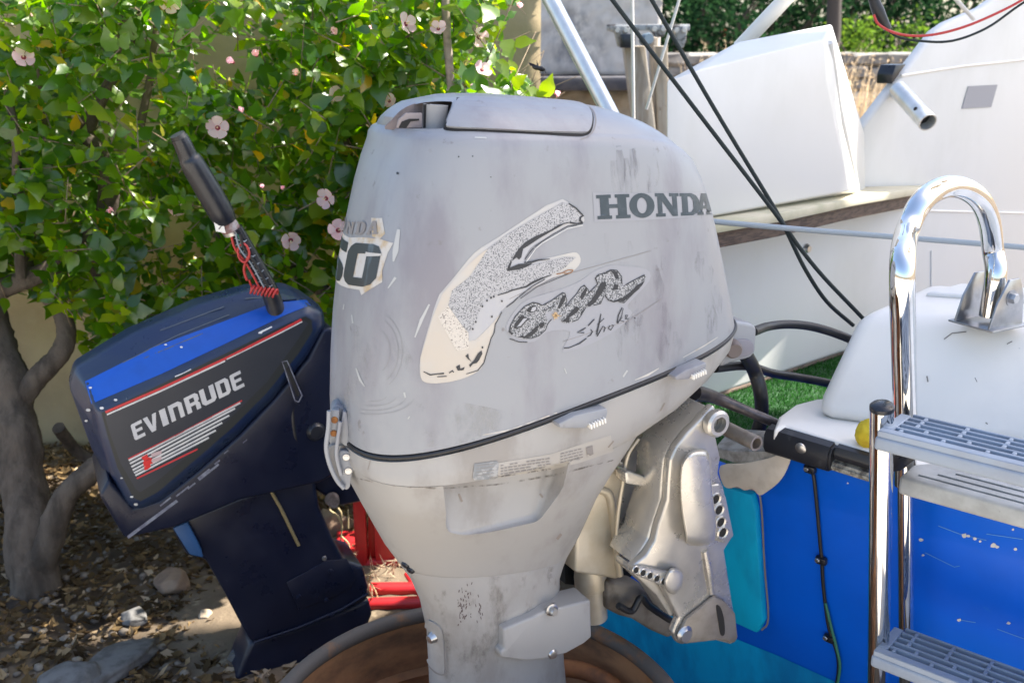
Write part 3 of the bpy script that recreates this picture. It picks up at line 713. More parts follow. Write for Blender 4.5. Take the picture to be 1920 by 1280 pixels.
# ================================================================== ropes, poles, posts
tag(tube('black_rope', [at(1090, -80, 1.96), at(1148, 0, 1.96), at(1300, 200, 1.95), at(1455, 402, 1.94), at(1500, 465, 1.94), at(1545, 520, 1.95), at(1608, 586, 1.97), at(1640, 620, 2.0)], .0042, ROPEB, None, 8, 6), 'thin black rope, left and upper of the taut pair', 'rope', 'black ropes')
tag(tube('black_rope', [at(1170, -90, 2.02), at(1222, 0, 2.02), at(1340, 205, 2.01), at(1455, 395, 1.99), at(1478, 440, 1.98), at(1510, 505, 1.97), at(1550, 565, 1.98), at(1600, 610, 2.0)], .0042, ROPEB, None, 8, 6), 'thin black rope, right of the taut pair, sagging lower near the hatch', 'rope', 'black ropes')
tag(tube('grey_rope', [at(1300, 410, 1.90), at(1345, 416, 1.90), at(1500, 430, 1.90), at(1700, 446, 1.905), at(1900, 462, 1.91), at(2050, 476, 1.92)], .0055, ROPEG, None, 8, 5), 'grey rope stretched level across behind the chrome hoop rail', 'rope')
tag(tube('rigging_line', [at(1185, -30, 2.7), at(1188, 230, 2.7)], .0045, ROPEW, None, 8), 'thin white upright cord in front of the timber posts', 'cord')
tag(tube('rigging_line', [at(1281, -25, 2.8), at(1212, 205, 2.8)], .004, ROPEW, None, 8), 'thin white slanting cord crossing the black ropes', 'cord')
tag(tube('rigging_line', [at(1775, -20, 3.0), at(1826, 36, 3.05)], .006, ROPEW, None, 8), 'short white stay at the top edge of the cabin side', 'cord')
pf_ = pw(1249, 414, .225); pa_ = at(1012, -40, pf_.y+.25)
tag(tube('aluminium_pole', [pa_-(pf_-pa_)*.5, pa_, pf_], .0175, ALUTUBE, None, 20), 'pale aluminium pole leaning in front of the mottled old wall', 'pole')
tag(tube('white_spar', [at(1500, -30, 2.62), at(1386, 90, 2.68)], .019, WHITEG, None, 18), 'white spar slanting up from the top of the white box', 'spar')
tag(tube('garden_stake', [at(834, -60, 2.62), at(838, 60, 2.62), at(847, 190, 2.62), at(852, 420, 2.62), at(858, 900, 2.66)], [.011, .0105, .011, .011, .012], mat('grey stake', (.30, .25, .2), .9, c2=(.2, .16, .12), nscale=30), None, 9, 5, wob=.06), 'thin grey stake standing in the hibiscus above the grey motor', 'stake')
# timber post pair with a bolted bracket
ps = empty('mooring_posts', V((at(1210, 150, 4.3).x, 4.3, 0)), 'pair of weathered timber posts with a bolted metal head bracket', 'post')
def plank(name, t0, t1, wpx, dp, Y):
    a0, a1 = at(t0[0]-wpx/2, t0[1], Y), at(t0[0]+wpx/2, t0[1], Y); b0, b1 = at(t1[0]-wpx/2, t1[1], Y), at(t1[0]+wpx/2, t1[1], Y)
    g0, g1 = a0+(b0-a0)*8, a1+(b1-a1)*8
    f = (a0.z)/(a0.z-b0.z); g0 = a0+(b0-a0)*f; g1 = a1+(b1-a1)*f
    return prism(name, [a0, a1, g1, g0], V((0, dp, 0)), POST, ps, .006)
plank('timber', (1190, 86), (1208, 230), 40, .09, 4.3); plank('timber', (1240, 86), (1244, 240), 24, .07, 4.34); plank('timber', (1226, 70), (1230, 240), 16, .05, 4.44)
for x0_, x1_, y0_, y1_ in [(1142, 1182, 48, 88), (1212, 1252, 46, 70), (1254, 1290, 48, 90)]:
    bk = prism('bracket_plate', [at(x0_, y0_, 4.27), at(x1_, y0_, 4.27), at(x1_-4, y1_*.7+y0_*.3, 4.27), at(x1_-8, y1_, 4.27), at(x0_+16, y1_, 4.27), at(x0_+10, y0_+14, 4.27), at(x0_, y0_+10, 4.27)], V((0, .02, 0)), GALV, ps, .004)
    for q in (.3, .7): lathe('bolt', at(x0_+(x1_-x0_)*q+3, y0_+9, 4.268), V((0, -1, 0)), [(0, .014), (.010, .014), (.012, .010), (.012, 0)], SCREW, bk, 6, 30)
box('bracket_bar', at(1215, 52, 4.292), (.34, .03, .025), GALV, ps)
box('black_block', at(1176, 77, 4.26), (.06, .05, .055), BLACKP, ps, bevel=.006)
lathe('clamp_bolt', at(1208, 75, 4.27), V((.3, -1, .1)), [(0, .05), (.02, .05), (.024, .04), (.024, 0)], mat('blue grey clamp', (.12, .17, .22), .5), ps, 14)
# wires by the cabin
ws = at(1635, -10, 2.2), at(1647, 22, 2.2), at(1665, 55, 2.2)
bw = tag(tube('cable_joint', list(ws), [.010, .013, .008], BLACK, None, 10, 4), 'black taped cable joint hanging from above by the cabin side', 'cable joint')
tag(tube('red_wire', [at(1638, 28, 2.19), at(1650, 48, 2.19), at(1690, 65, 2.2), at(1745, 66, 2.2), at(1810, 50, 2.2), at(1880, 20, 2.2), at(1930, -8, 2.2), at(1990, -50, 2.2)], .0028, WIRER, None, 8, 6), 'red wire looping across the cabin side', 'wire')
tag(tube('black_wire', [at(1655, 45, 2.205), at(1680, 68, 2.205), at(1725, 77, 2.205), at(1785, 77, 2.205), at(1850, 53, 2.205), at(1912, 10, 2.205), at(1990, -40, 2.2)], .0026, ROPEB, None, 8, 6), 'black wire looping just below the red wire', 'wire')

# ================================================================== GREY OUTBOARD
OE = V((-.2455, 1.344, .9492)); FE = V((.85807741, .48725774, .16212052)); RE = V((.49478626, -.86898602, -.00706112)); UE = V((-.13743987, -.086274, .9867457))
def ew(x, y, h): return OE+FE*x+RE*y+UE*h
def ep(px, py, y): return onpl(px, py, OE+RE*y, RE)          # on the plane parallel to the motor's side, y to starboard
def ex(p): d = V(p)-OE; return d.dot(FE), d.dot(RE), d.dot(UE)
hm = empty('outboard_motor', V((.1, 1.5, .3)), 'large silver grey outboard motor with peeling decals in the middle', 'outboard motor')
HX = [-.05, 0, .16, .25, .31, .39, .48, .53, .565, .6, .64, .7]; HV = [.435, .43, .42, .404, .392, .374, .352, .335, .318, .295, .262, .22]
CX = [0, .150, .172, .2, .26, .32, .39, .48, .55, .59, .62, .7]; CV = [0, .0, .018, .034, .044, .045, .043, .036, .024, .012, .004, 0]
def hx(x): return float(np.interp(x, HX, HV))
NR = 128
def ering(a, b, w, nr, nf, zf):
    out = []
    for k in range(NR):
        t = 2*math.pi*k/NR; c, s = math.cos(t), math.sin(t); n = nr if c < 0 else nf
        x = (a+b)/2+(b-a)/2*math.copysign(abs(c)**(2/n), c); y = w*math.copysign(abs(s)**(2/n), s)
        out.append((x, y, zf(x)))
    return out
COWL = [(.012, .0002, .6776, .1700, 3.1, 3.1), (.1, .0074, .6746, .1695, 3.1, 3.1), (.25, .0226, .6712, .1670, 3.1, 3.0), (.4, .0411, .6660, .1640, 3.2, 3.0),
        (.55, .0633, .6619, .1610, 3.3, 2.9), (.7, .0912, .6569, .1570, 3.5, 2.8), (.82, .1145, .6512, .1530, 3.6, 2.7), (.90, .1327, .6455, .1490, 3.7, 2.6), (.95, .1462, .640, .1460, 3.8, 2.5),
        (.975, .150, .635, .143, 3.8, 2.5), (.992, .156, .628, .138, 3.8, 2.5), (1.0, .163, .619, .132, 3.8, 2.5)]
rings = []
for s, a, b, w, nr, nf in COWL: rings.append([ew(*p) for p in ering(a, b, w, nr, nf, lambda x, s=s: s*hx(x))])
base_ = ering(*COWL[-1][1:], lambda x: hx(x)); cxm = .37
a_, b_, w_, nr_, nf_ = COWL[-1][1:]
def halfw(x):
    xi = (x-(a_+b_)/2)/((b_-a_)/2); n = nr_ if xi < 0 else nf_
    return w_*max(1e-6, 1-min(1, abs(xi))**n)**(1/n)
for k in (.985, .965, .94, .91, .87, .82, .76, .68, .58, .46, .33, .2, .08):
    r = []
    for x, y, z in base_:
        xx = cxm+(x-cxm)*k; yy = y*k; q = min(1, abs(yy)/halfw(xx))
        r.append(ew(xx, yy, hx(xx)+float(np.interp(xx, CX, CV))*(1-q**3.2)))
    rings.append(r)
bm = loft_bm(rings); cowl = link('cowl', bm_me(bm, 'cowl'), hm, GREY, 45)
bvh_solid = bvh_of(cowl)
hs = hit_bvh(bvh_solid)
# air intake cut through the top at the rear
ic = smooth2([(720, 243), (733, 224), (752, 205), (778, 193), (812, 188), (846, 188), (853, 193), (840, 225), (836, 242), (780, 244)], 3, True)
vd_ = ray(790, 215).normalized(); cut = prism('cutter', [ep(x, y, .16) for x, y in ic], vd_*.19, None, None, 0)
nv0 = len(cowl.data.vertices); boolean(cowl, cut); print('cowl verts', nv0, len(cowl.data.vertices)); cowl.data.materials.clear(); cowl.data.materials.append(GREY)
icw = [(798+(x-798)*.97, 218+(y-218)*.97) for x, y in ic]
prism('intake_shade_plate', [ep(x, y, .012) for x, y in icw], RE*.002, mat('dark intake shade', (.13, .105, .10), .8, c2=(.22, .18, .17), nscale=30), cowl, 0)  # dark plate stands in for the shade deep in the intake
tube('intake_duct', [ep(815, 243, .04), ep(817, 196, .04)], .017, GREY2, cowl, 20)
prism('intake_baffle', [ep(x, y, .05) for x, y in [(744, 240), (748, 224), (762, 212), (792, 212), (792, 240)]], -RE*.004, mat('brown grey baffle', (.25, .21, .20), .6), cowl, .001)
prism('intake_port', [ep(x, y, .0515) for x, y in [(748, 240), (754, 228), (768, 223), (786, 223), (786, 226), (770, 228), (762, 240)]], -RE*.001, DARKHOLE, cowl, 0)
prism('intake_slot', [ep(x, y, .045) for x, y in [(794, 240), (794, 196), (806, 194), (804, 240)]], -RE*.001, DARKHOLE, cowl, 0)
# top side panel with a dark joint
def panel_on(name, poly, hit, thick, m, parent, step=10):
    bm = print_bm([poly], hit, .0004, step)
    bm.normal_update()
    for f in bm.faces:
        if f.normal.dot(CAM-f.calc_center_median()) < 0: f.normal_flip()
    bm.normal_update()
    nrm = {v: v.normal.copy() for v in bm.verts}
    r = bmesh.ops.extrude_face_region(bm, geom=list(bm.faces))
    for v in [e for e in r['geom'] if isinstance(e, bmesh.types.BMVert)]:
        v.co += (v.normal if v.normal.length else V((0, -1, 0)))*thick
    bmesh.ops.recalc_face_normals(bm, faces=bm.faces)
    return link(name, bm_me(bm, name), parent, m, 45)
vp = smooth2([(843, 240), (838, 233), (845, 214), (856, 193), (866, 187), (900, 185), (980, 187), (1060, 192), (1092, 198), (1106, 210), (1109, 225), (1106, 242), (1098, 250), (1080, 251), (1000, 248), (900, 243)], 4, True)
decal('panel_joint', [smooth2([(837, 245), (836, 232), (855, 190), (868, 183), (980, 184), (1070, 189), (1098, 196), (1111, 212), (1113, 230), (1108, 248), (1097, 255), (1075, 256), (1000, 252), (900, 247)], 4, True)], hs, DARKHOLE, cowl, .0004)
panel_on('vent_panel', vp, hs, .0032, GREY, hm)
decal('panel_groove', stroke(smooth2([(1098, 196), (1112, 208), (1117, 226), (1113, 244), (1104, 255), (1088, 262)], 4), 2.4), hs, LABELT, cowl, .0006)
# seam gasket
gk = [ew(*p) for p in ering(.000, .6795, .1695, 3.1, 3.1, lambda x: .0005)]
tube('seam_gasket', gk, .0033, BLACK, hm, 8, 0, True)
# lower pan
PAN = [(-.006, 0, -.0020, .6790, .1680, 3.1, 3.1), (-.012, -.03, -.0026, .668, .1675, 3.1, 3.1), (-.020, -.07, -.0040, .6250, .1665, 3.1, 3.1), (-.028, -.115, -.0050, .56, .1635, 3.1, 3.1), (-.0355, -.168, -.0040, .478, .1580, 3.1, 3.0)]
bm = loft_bm([[ew(*p) for p in ering(a, b, w, nr, nf, lambda x, z0=z0, zs=zs: z0+zs*x)] for z0, zs, a, b, w, nr, nf in PAN])
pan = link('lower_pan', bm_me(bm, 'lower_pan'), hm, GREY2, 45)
MID = [(-.0368, -.168, -.0030, .474, .1568, 3.1, 3.0), (-.085, -.22, .0040, .4166, .1400, 3.0, 3.0), (-.12, -.26, .0117, .3916, .1215, 2.7, 2.7), (-.155, -.29, .0207, .3762, .1030, 2.5, 2.5), (-.19, -.31, .0307, .3588, .0865, 2.4, 2.4), (-.2212, -.33, .0443, .3364, .0752, 2.3, 2.3)]
def interp_rings(T, n):
    out = []
    for A, B in zip(T, T[1:]):
        for k in range(n): out.append([x+(y-x)*k/n for x, y in zip(A, B)])
    out.append(list(T[-1])); return out
bm = loft_bm([[ew(*p) for p in ering(a, b, w, nr, nf, lambda x, z0=z0, zs=zs: z0+zs*x)] for z0, zs, a, b, w, nr, nf in interp_rings(MID, 3)])
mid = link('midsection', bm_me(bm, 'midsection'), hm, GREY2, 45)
# hand-hold recess on the starboard side of the midsection
rc = [(.083, -.02), (.285, -.06), (.272, -.130), (.235, -.185), (.108, -.163), (.088, -.150)]
cut = prism('cutter', [ew(x, .108, h) for x, h in rc], RE*.12, None, None, .010, 4)
boolean(mid, cut); mid.data.materials.clear(); mid.data.materials.append(GREY2)
LEG = [(-.222, -.33, .0447, .3360, .0740, 2.3, 2.3), (-.26, -.28, .0592, .3228, .0720, 2.3, 2.3), (-.31, -.20, .0680, .3118, .0680, 2.3, 2.3), (-.38, -.10, .0685, .3068, .0650, 2.3, 2.3), (-.46, 0, .0581, .3041, .0620, 2.3, 2.3), (-.55, 0, .0440, .2980, .0600, 2.3, 2.3), (-.74, 0, .05, .29, .055, 2.2, 2.2)]
bm = loft_bm([[ew(*p) for p in ering(a, b, w, nr, nf, lambda x, z0=z0, zs=zs: z0+zs*x)] for z0, zs, a, b, w, nr, nf in interp_rings(LEG, 3)])
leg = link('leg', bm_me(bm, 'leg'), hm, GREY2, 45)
hlow = hit_bvh(bvh_of(pan, mid, leg)); hleg = hit_bvh(bvh_of(leg))
# flush cover low on the leg
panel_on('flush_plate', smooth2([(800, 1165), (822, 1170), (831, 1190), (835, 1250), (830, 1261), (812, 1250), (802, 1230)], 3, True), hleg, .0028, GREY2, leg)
decal('plate_edge', stroke(smooth2([(806, 1246), (820, 1259), (834, 1262), (838, 1248), (836, 1215)], 3), 3), hleg, LABELT, leg, .003)
lathe('plate_fitting', hleg(814, 1192)[0], hleg(814, 1192)[1], [(0, .012), (.007, .011), (.010, .004), (.011, 0)], SCREW, leg, 14)
# bolted side cover
sc = [(944, 1179), (1000, 1156), (1027, 1142), (1046, 1140), (1108, 1124), (1110, 1194), (1096, 1206), (1062, 1225), (1020, 1236), (985, 1239), (940, 1233), (938, 1222), (946, 1216)]
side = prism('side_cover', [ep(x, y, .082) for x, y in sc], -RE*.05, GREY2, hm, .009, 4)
lathe('cover_bolt', ep(1034, 1142, .083), RE, [(0, .012), (.006, .012), (.0075, .009), (.0075, .003), (.011, .002), (.011, -.004)], SCREW, side, 12, 30)
lathe('cover_bolt', ep(1037, 1226, .083), RE, [(0, .004), (.007, .003), (.009, 0)], SCREW, side, 12, 30)
# grips with comb teeth
def grip(pts, teeth):
    g = prism('grip', [ep(x, y, .186) for x, y in pts], -RE*.045, GREY, hm, .002)
    for (x, y) in teeth: box('comb_tooth', ep(x, y, .187), (.0022, .010, .0075), WHITEG, g, (FE, RE, UE), .0006)
grip([(1048, 794), (1080, 778), (1138, 765), (1140, 772), (1136, 788), (1104, 797), (1098, 803), (1050, 803)], [(1106+5.2*k, 798-2.2*k) for k in range(6)])
grip([(1266, 706), (1285, 694), (1324, 679), (1326, 684), (1322, 697), (1297, 706), (1292, 711), (1268, 713)], [(1298+4.4*k, 706-2.0*k) for k in range(6)])
# front cable box
fx = [ew(x, .085, h) for x, h in [(.665, .035), (.72, .032), (.738, .020), (.738, -.040), (.725, -.052), (.665, -.050)]]
cbx = prism('cable_box', [ep(x, y, .075) for x, y in [(1356, 610), (1372, 600), (1412, 606), (1421, 614), (1419, 660), (1408, 672), (1372, 681), (1352, 690)]], -RE*.13, GREY, hm, .008, 4)
prism('box_lobe', [ep(x, y, .079) for x, y in smooth2([(1368, 650), (1376, 640), (1400, 636), (1414, 645), (1412, 662), (1396, 670), (1374, 668)], 3, True)], -RE*.01, mat('dull violet grey rubber', (.20, .19, .215), .5), cbx, .003)
lathe('cable_grommet', ep(1376, 656, .085), RE-FE*.4, [(0, .004), (.012, .006), (.0155, 0), (.016, -.02)], mat('brown rubber grommet', (.13, .105, .10), .6), cbx, 18)
# rear latch
def lt(px, py, o=0): return onpl(px, py, OE+V((-.02, -.012-o, 0)), V((.15, -1, 0)).normalized())
NL = V((.15, -1, 0)).normalized()
la = empty
lat = prism('latch_recess', [lt(x, y, .0) for x, y in [(617, 800), (619, 768), (628, 757), (648, 764), (653, 782), (657, 830), (640, 838), (617, 834)]], -NL*.03, GREY, hm, .004)
prism('latch_strike', [lt(x, y, .012) for x, y in [(622, 768), (637, 768), (636, 800), (632, 826), (619, 820)]], -NL*.011, GREY, lat, .002)
for x, y in [(627, 787), (626, 812)]: lathe('rusty_screw', lt(x, y, .0125), NL, [(0, .001), (.0042, .0012), (.0052, 0)], RUSTY, lat, 14)
prism('latch_finger', [lt(x, y, .014) for x, y in [(643, 770), (650, 772), (656, 800), (656, 838), (645, 836), (638, 828), (640, 790)]], -NL*.012, GREY, lat, .003)
hn = prism('latch_plate', [lt(x, y, .014) for x, y in smooth2([(636, 850), (642, 845), (654, 847), (659, 858), (660, 868), (663, 880), (658, 895), (656, 912), (648, 918), (640, 905), (634, 880)], 3, True)], -NL*.012, GREY, lat, .002)
for x, y in [(649, 857), (653, 883)]:
    lathe('latch_rivet', lt(x, y, .0145), NL, [(0, .0016), (.0030, .0014), (.0032, .0004), (.0048, .0004), (.0052, .0012), (.0058, 0)], SCREW, hn, 18, 30)
arm = smooth2([(617, 770), (616, 800), (612, 830), (613, 850), (620, 875), (632, 900), (645, 915)], 4)
tube('latch_bail', [lt(x, y, .018) for x, y in arm], .0034, GREY, lat, 10)
tube('latch_bail', [lt(x, y, .020) for x, y in smooth2([(638, 790), (634, 820), (631, 845), (633, 865), (640, 890)], 4)], .0030, GREY, lat, 10)
prism('latch_lever', [lt(x, y, .006) for x, y in smooth2([(617, 838), (632, 836), (634, 860), (640, 890), (648, 914), (638, 912), (624, 892), (615, 866)], 3, True)], -NL*.012, GREY2, lat, .003)

# ---------- flat print on the cowl
SM = smooth2
HS = [('H', 1117, 1179), ('O', 1178, 1225), ('N', 1227, 1271), ('D', 1273, 1309), ('A', 1304, 1333)]
def serif(ch):
    if ch == 'H': return [[(0, 0), (.44, 0), (.44, .14), (.37, .14), (.37, .40), (.63, .40), (.63, .14), (.56, .14), (.56, 0), (1, 0), (1, .14), (.90, .14), (.90, .86), (1, .86), (1, 1), (.56, 1), (.56, .86), (.63, .86), (.63, .56), (.37, .56), (.37, .86), (.44, .86), (.44, 1), (0, 1), (0, .86), (.10, .86), (.10, .14), (0, .14)]]
    if ch == 'O': return [[[(.5+.5*math.cos(t), .5+.52*math.sin(t)) for t in np.linspace(0, 2*math.pi, 29)[:-1]], [(.5+.20*math.cos(t), .5+.33*math.sin(t)) for t in np.linspace(0, 2*math.pi, 21)[:-1]]]]
    if ch == 'N': return [[(0, 0), (.36, 0), (.72, .58), (.72, .14), (.60, .14), (.60, 0), (1, 0), (1, .14), (.92, .14), (.92, 1), (.70, 1), (.28, .34), (.28, .86), (.40, .86), (.40, 1), (0, 1), (0, .86), (.09, .86), (.09, .14), (0, .14)]]
    if ch == 'D': return [[[(0, 0), (.62, 0), (.85, .10), (1, .32), (1, .68), (.85, .90), (.62, 1), (0, 1), (0, .86), (.10, .86), (.10, .14), (0, .14)], [(.40, .15), (.40, .85), (.55, .84), (.68, .68), (.68, .32), (.55, .16)]]]
    return [[[(.33, 0), (.66, 0), (.92, .86), (1, .86), (1, 1), (.58, 1), (.58, .86), (.64, .86), (.61, .72), (.36, .72), (.32, .86), (.40, .86), (.40, 1), (0, 1), (0, .86), (.08, .86)], [(.48, .28), (.40, .57), (.57, .57)]]]
def place(poly, fn):
    if isinstance(poly[0][0], (list, tuple)): return [[fn(*p) for p in l] for l in poly]
    return [fn(*p) for p in poly]
decal('name_film', [[(1111, 361), (1200, 362), (1290, 361), (1331, 360), (1337, 401), (1280, 408), (1200, 413), (1114, 416)]], hs, GHOST, cowl, .0005)
def hfn(x0_, x1_):
    def f(u, v):
        x = x0_+(x1_-x0_)*u; t = (x-1115)/218
        yt = 366-3*t-2*math.sin(t*3); yb = 411.5-9.5*t
        return x+3*v, yt+(yb-yt)*v
    return f
for ch, a, b in HS: decal('letter', [place(p, hfn(a, b)) for p in serif(ch)], hs, HINK, cowl, .0010, 7)
# big stippled F, its outlines and the script
def z1(x, y): return 780+x*.17708, 360+y*.17708
def z2(x, y): return 780+x*.17708, 540+y*.17708
def z3(x, y): return 940+x*.14583, 490+y*.14583
def zz(f, pts): return [f(*p) for p in pts]
Fback = SM(zz(z1, [(1550, 75), (1640, 130), (1760, 235), (1770, 320), (1640, 345), (1500, 420), (1250, 560), (1180, 640), (1150, 740), (1380, 700), (1560, 660), (1700, 640), (1740, 740), (1640, 850), (1450, 905), (1250, 1010), (1050, 1130)]), 3)+SM(zz(z2, [(900, 240), (840, 370), (780, 590), (720, 780), (650, 880), (480, 960), (280, 1000), (120, 1000), (50, 940), (45, 740), (130, 420), (200, 190), (250, 60)]), 3)+SM(zz(z1, [(250, 1080), (420, 880), (620, 640), (850, 490), (1150, 290), (1380, 140)]), 3)
decal('emblem_backing', [Fback], hs, FADE, cowl, .0005)
cr_ = SM(zz(z2, [(170, 320), (280, 60)]), 2)+SM(zz(z1, [(300, 1050), (520, 800), (760, 600), (700, 760), (560, 940)]), 3)+SM(zz(z2, [(430, 60), (330, 300), (560, 560), (760, 420), (900, 260), (840, 370), (780, 590), (720, 780), (650, 880), (480, 960), (280, 1000), (120, 1000), (50, 940), (45, 740)]), 3)
decal('emblem_cream', [cr_], hs, CREAM, cowl, .0009)
Fst = zz(z1, [(760, 600), (960, 450), (1300, 250), (1550, 110), (1640, 150), (1740, 240), (1740, 310), (1600, 315), (1430, 390), (1160, 530), (1040, 680), (965, 830), (1180, 780), (1400, 730), (1560, 690), (1690, 690), (1560, 810), (1400, 880), (1150, 1000), (820, 1090)])
decal('emblem_stipple', [Fst+zz(z2, [(720, 110), (640, 330), (560, 470), (480, 380), (340, 180)])+zz(z1, [(380, 1040), (560, 900)])], hs, STIP, cowl, .0012)
decal('emblem_fade_stipple', [zz(z2, [(340, 185), (480, 385), (555, 475), (560, 640), (430, 660), (300, 430), (230, 300)])], hs, STIP2, cowl, .0012)
ink = []
ink.append(zz(z1, [(1600, 318), (1500, 345), (1430, 395), (1250, 470), (1150, 530), (1080, 600), (1030, 680), (1010, 730), (1060, 690), (1085, 715), (1110, 690), (1130, 600), (1180, 570), (1300, 490), (1420, 420), (1560, 340), (1620, 325)]))
ink.append(zz(z1, [(1000, 725), (965, 790), (960, 835), (1080, 820), (1160, 795), (1230, 755), (1180, 755), (1080, 760), (990, 800), (1010, 740)]))
ink += stroke(zz(z1, [(1610, 120), (1690, 170), (1730, 215), (1765, 250), (1735, 265), (1730, 300), (1760, 325)]), [2.2, 2.6, 3.2, 3.6, 4, 4.5, 2.5])
ink += stroke(zz(z1, [(1620, 322), (1700, 335), (1760, 328)]), [3, 3, 3.4])
ink += stroke(zz(z1, [(1700, 350), (1600, 360), (1430, 455), (1320, 530), (1250, 580)]), 1.5)
ink += stroke(zz(z1, [(1240, 590), (1190, 650), (1150, 710)]), 1.6)
ink += stroke(zz(z1, [(1140, 745), (1220, 740), (1290, 720), (1410, 708)]), [2, 3.4, 2.8, 1.2])
ink += stroke(zz(z1, [(1430, 875), (1330, 910), (1230, 955), (1160, 1000), (1100, 1015), (1020, 1035), (960, 1060), (860, 1090)]), [1.2, 3, 4.2, 3.4, 2.6, 2.6, 2.2, 1.6])
ink += stroke(zz(z1, [(1360, 920), (1220, 1000), (1080, 1110)]), 1.6)
ink += stroke(zz(z1, [(1640, 850), (1450, 930), (1280, 1000), (1180, 1070), (1100, 1125)]), 1.1)
ink += stroke(zz(z2, [(905, 250), (870, 320), (835, 380), (825, 470), (790, 530), (770, 600), (740, 700), (715, 790), (650, 870), (530, 905)]), [1.4, 1.5, 1.6, 1.5, 1.6, 1.8, 1.8, 1.8, 1.6, 1.2])
ink.append(zz(z2, [(690, 655), (700, 690), (665, 760), (640, 790), (600, 800), (570, 835), (560, 810), (610, 760), (650, 690)]))
ink.append(zz(z2, [(520, 715), (550, 690), (560, 740), (590, 780), (545, 745)]))
ink.append(zz(z2, [(420, 830), (460, 805), (470, 850), (515, 830), (500, 865), (440, 870)]))
ink += stroke(zz(z2, [(80, 880), (150, 915), (230, 905), (295, 900)]), [1.5, 2.6, 2, 3])
ink += stroke(zz(z2, [(225, 935), (325, 930)]), 1.6)
ink += stroke(zz(z2, [(350, 895), (385, 870), (395, 890)]), 2.2)
for x, y in [(748, 130), (790, 100), (820, 88), (700, 190), (630, 355), (598, 430), (800, 300), (700, 625), (905, 135)]: ink += [[(q[0]+1.8*math.cos(t), q[1]+2.4*math.sin(t)) for t in np.linspace(0, 6.28, 7)[:-1]] for q in [z2(x, y)]]
decal('emblem_outline', ink, hs, INK, cowl, .0016, 6)
decal('emblem_white_line', stroke(zz(z1, [(1760, 350), (1600, 385), (1330, 540), (1260, 600), (1190, 700), (1160, 740)]), 1.4), hs, WHITES, cowl, .0015, 8)
decal('rust_curl', stroke(SM(zz(z1, [(1480, 865), (1540, 855), (1600, 825), (1655, 825), (1620, 855), (1560, 860)]), 3), 1.8), hs, mat('rust line', (.25, .12, .05), .8), cowl, .0018, 8)
# the script 'our'
ob = SM(zz(z3, [(110, 900), (110, 830), (180, 700), (300, 570), (400, 525), (480, 540), (530, 560), (640, 500), (770, 405), (800, 400), (830, 450), (835, 580), (950, 440), (1010, 340), (1060, 305), (1110, 370), (1130, 400), (1230, 300), (1205, 200), (1260, 160), (1400, 110), (1480, 115), (1545, 220), (1540, 310), (1620, 290), (1840, 170), (1830, 260), (1700, 400), (1570, 530), (1480, 510), (1400, 515), (1330, 450), (1310, 420), (1280, 530), (1180, 560), (1080, 600), (1020, 690), (960, 760), (850, 790), (770, 770), (700, 620), (560, 680), (600, 780), (520, 930), (380, 990), (230, 985), (140, 940)]), 2)
decal('script_backing', [SM(zz(z3, [(60, 880), (110, 720), (260, 540), (420, 460), (780, 350), (1010, 250), (1200, 120), (1400, 50), (1560, 60), (1860, 100), (1900, 250), (1620, 560), (1680, 660), (1500, 860), (1150, 1060), (830, 1160), (790, 1120), (880, 900), (600, 900), (420, 1030), (200, 1020)]), 3, True)], hs, GHOST, cowl, .0005)
decal('script_body', [ob], hs, STIP3, cowl, .0010)
si = []
for pts, wd in [([(140, 935), (100, 900), (115, 820), (180, 700), (290, 580), (400, 525), (470, 540), (525, 565)], [4, 3.5, 1.6, 1.5, 1.6, 1.8, 2.4, 1.4]),
                ([(530, 560), (650, 495), (780, 400), (810, 410), (835, 500), (820, 585)], [1.6, 1.5, 1.6, 2, 1.3, 1.2]), ([(545, 635), (640, 580), (680, 555)], 1.4),
                ([(820, 585), (900, 480), (960, 420), (1010, 340), (1060, 305), (1110, 360), (1120, 405)], [1.5, 1.4, 1.3, 1.3, 2.2, 1.4, 1.4]), ([(1120, 400), (1200, 320), (1235, 290)], 1.4),
                ([(1230, 280), (1205, 215), (1240, 170), (1320, 150), (1400, 110), (1480, 115), (1540, 190), (1545, 300)], [2, 2.6, 1.6, 1.6, 2.6, 2, 1.4, 1.4]),
                ([(1590, 300), (1680, 250), (1835, 172)], [1.6, 1.5, 2]), ([(1330, 440), (1370, 495), (1440, 515), (1500, 500)], [1.6, 2, 2.6, 3]), ([(1500, 515), (1570, 530), (1700, 400), (1770, 340)], 1.4),
                ([(1320, 300), (1330, 440)], 1.2), ([(1310, 440), (1270, 540), (1180, 560)], 1.5), ([(1080, 590), (1020, 690), (980, 745), (910, 770)], 1.3),
                ([(640, 740), (590, 800), (560, 880), (480, 950), (380, 985), (320, 985)], 1.4), ([(100, 990), (220, 1030), (330, 1035)], 1.6),
                ([(60, 585), (150, 520), (210, 460)], 1.8), ([(1010, 680), (1060, 600)], 1.2)]:
    si += stroke(zz(z3, pts), wd)
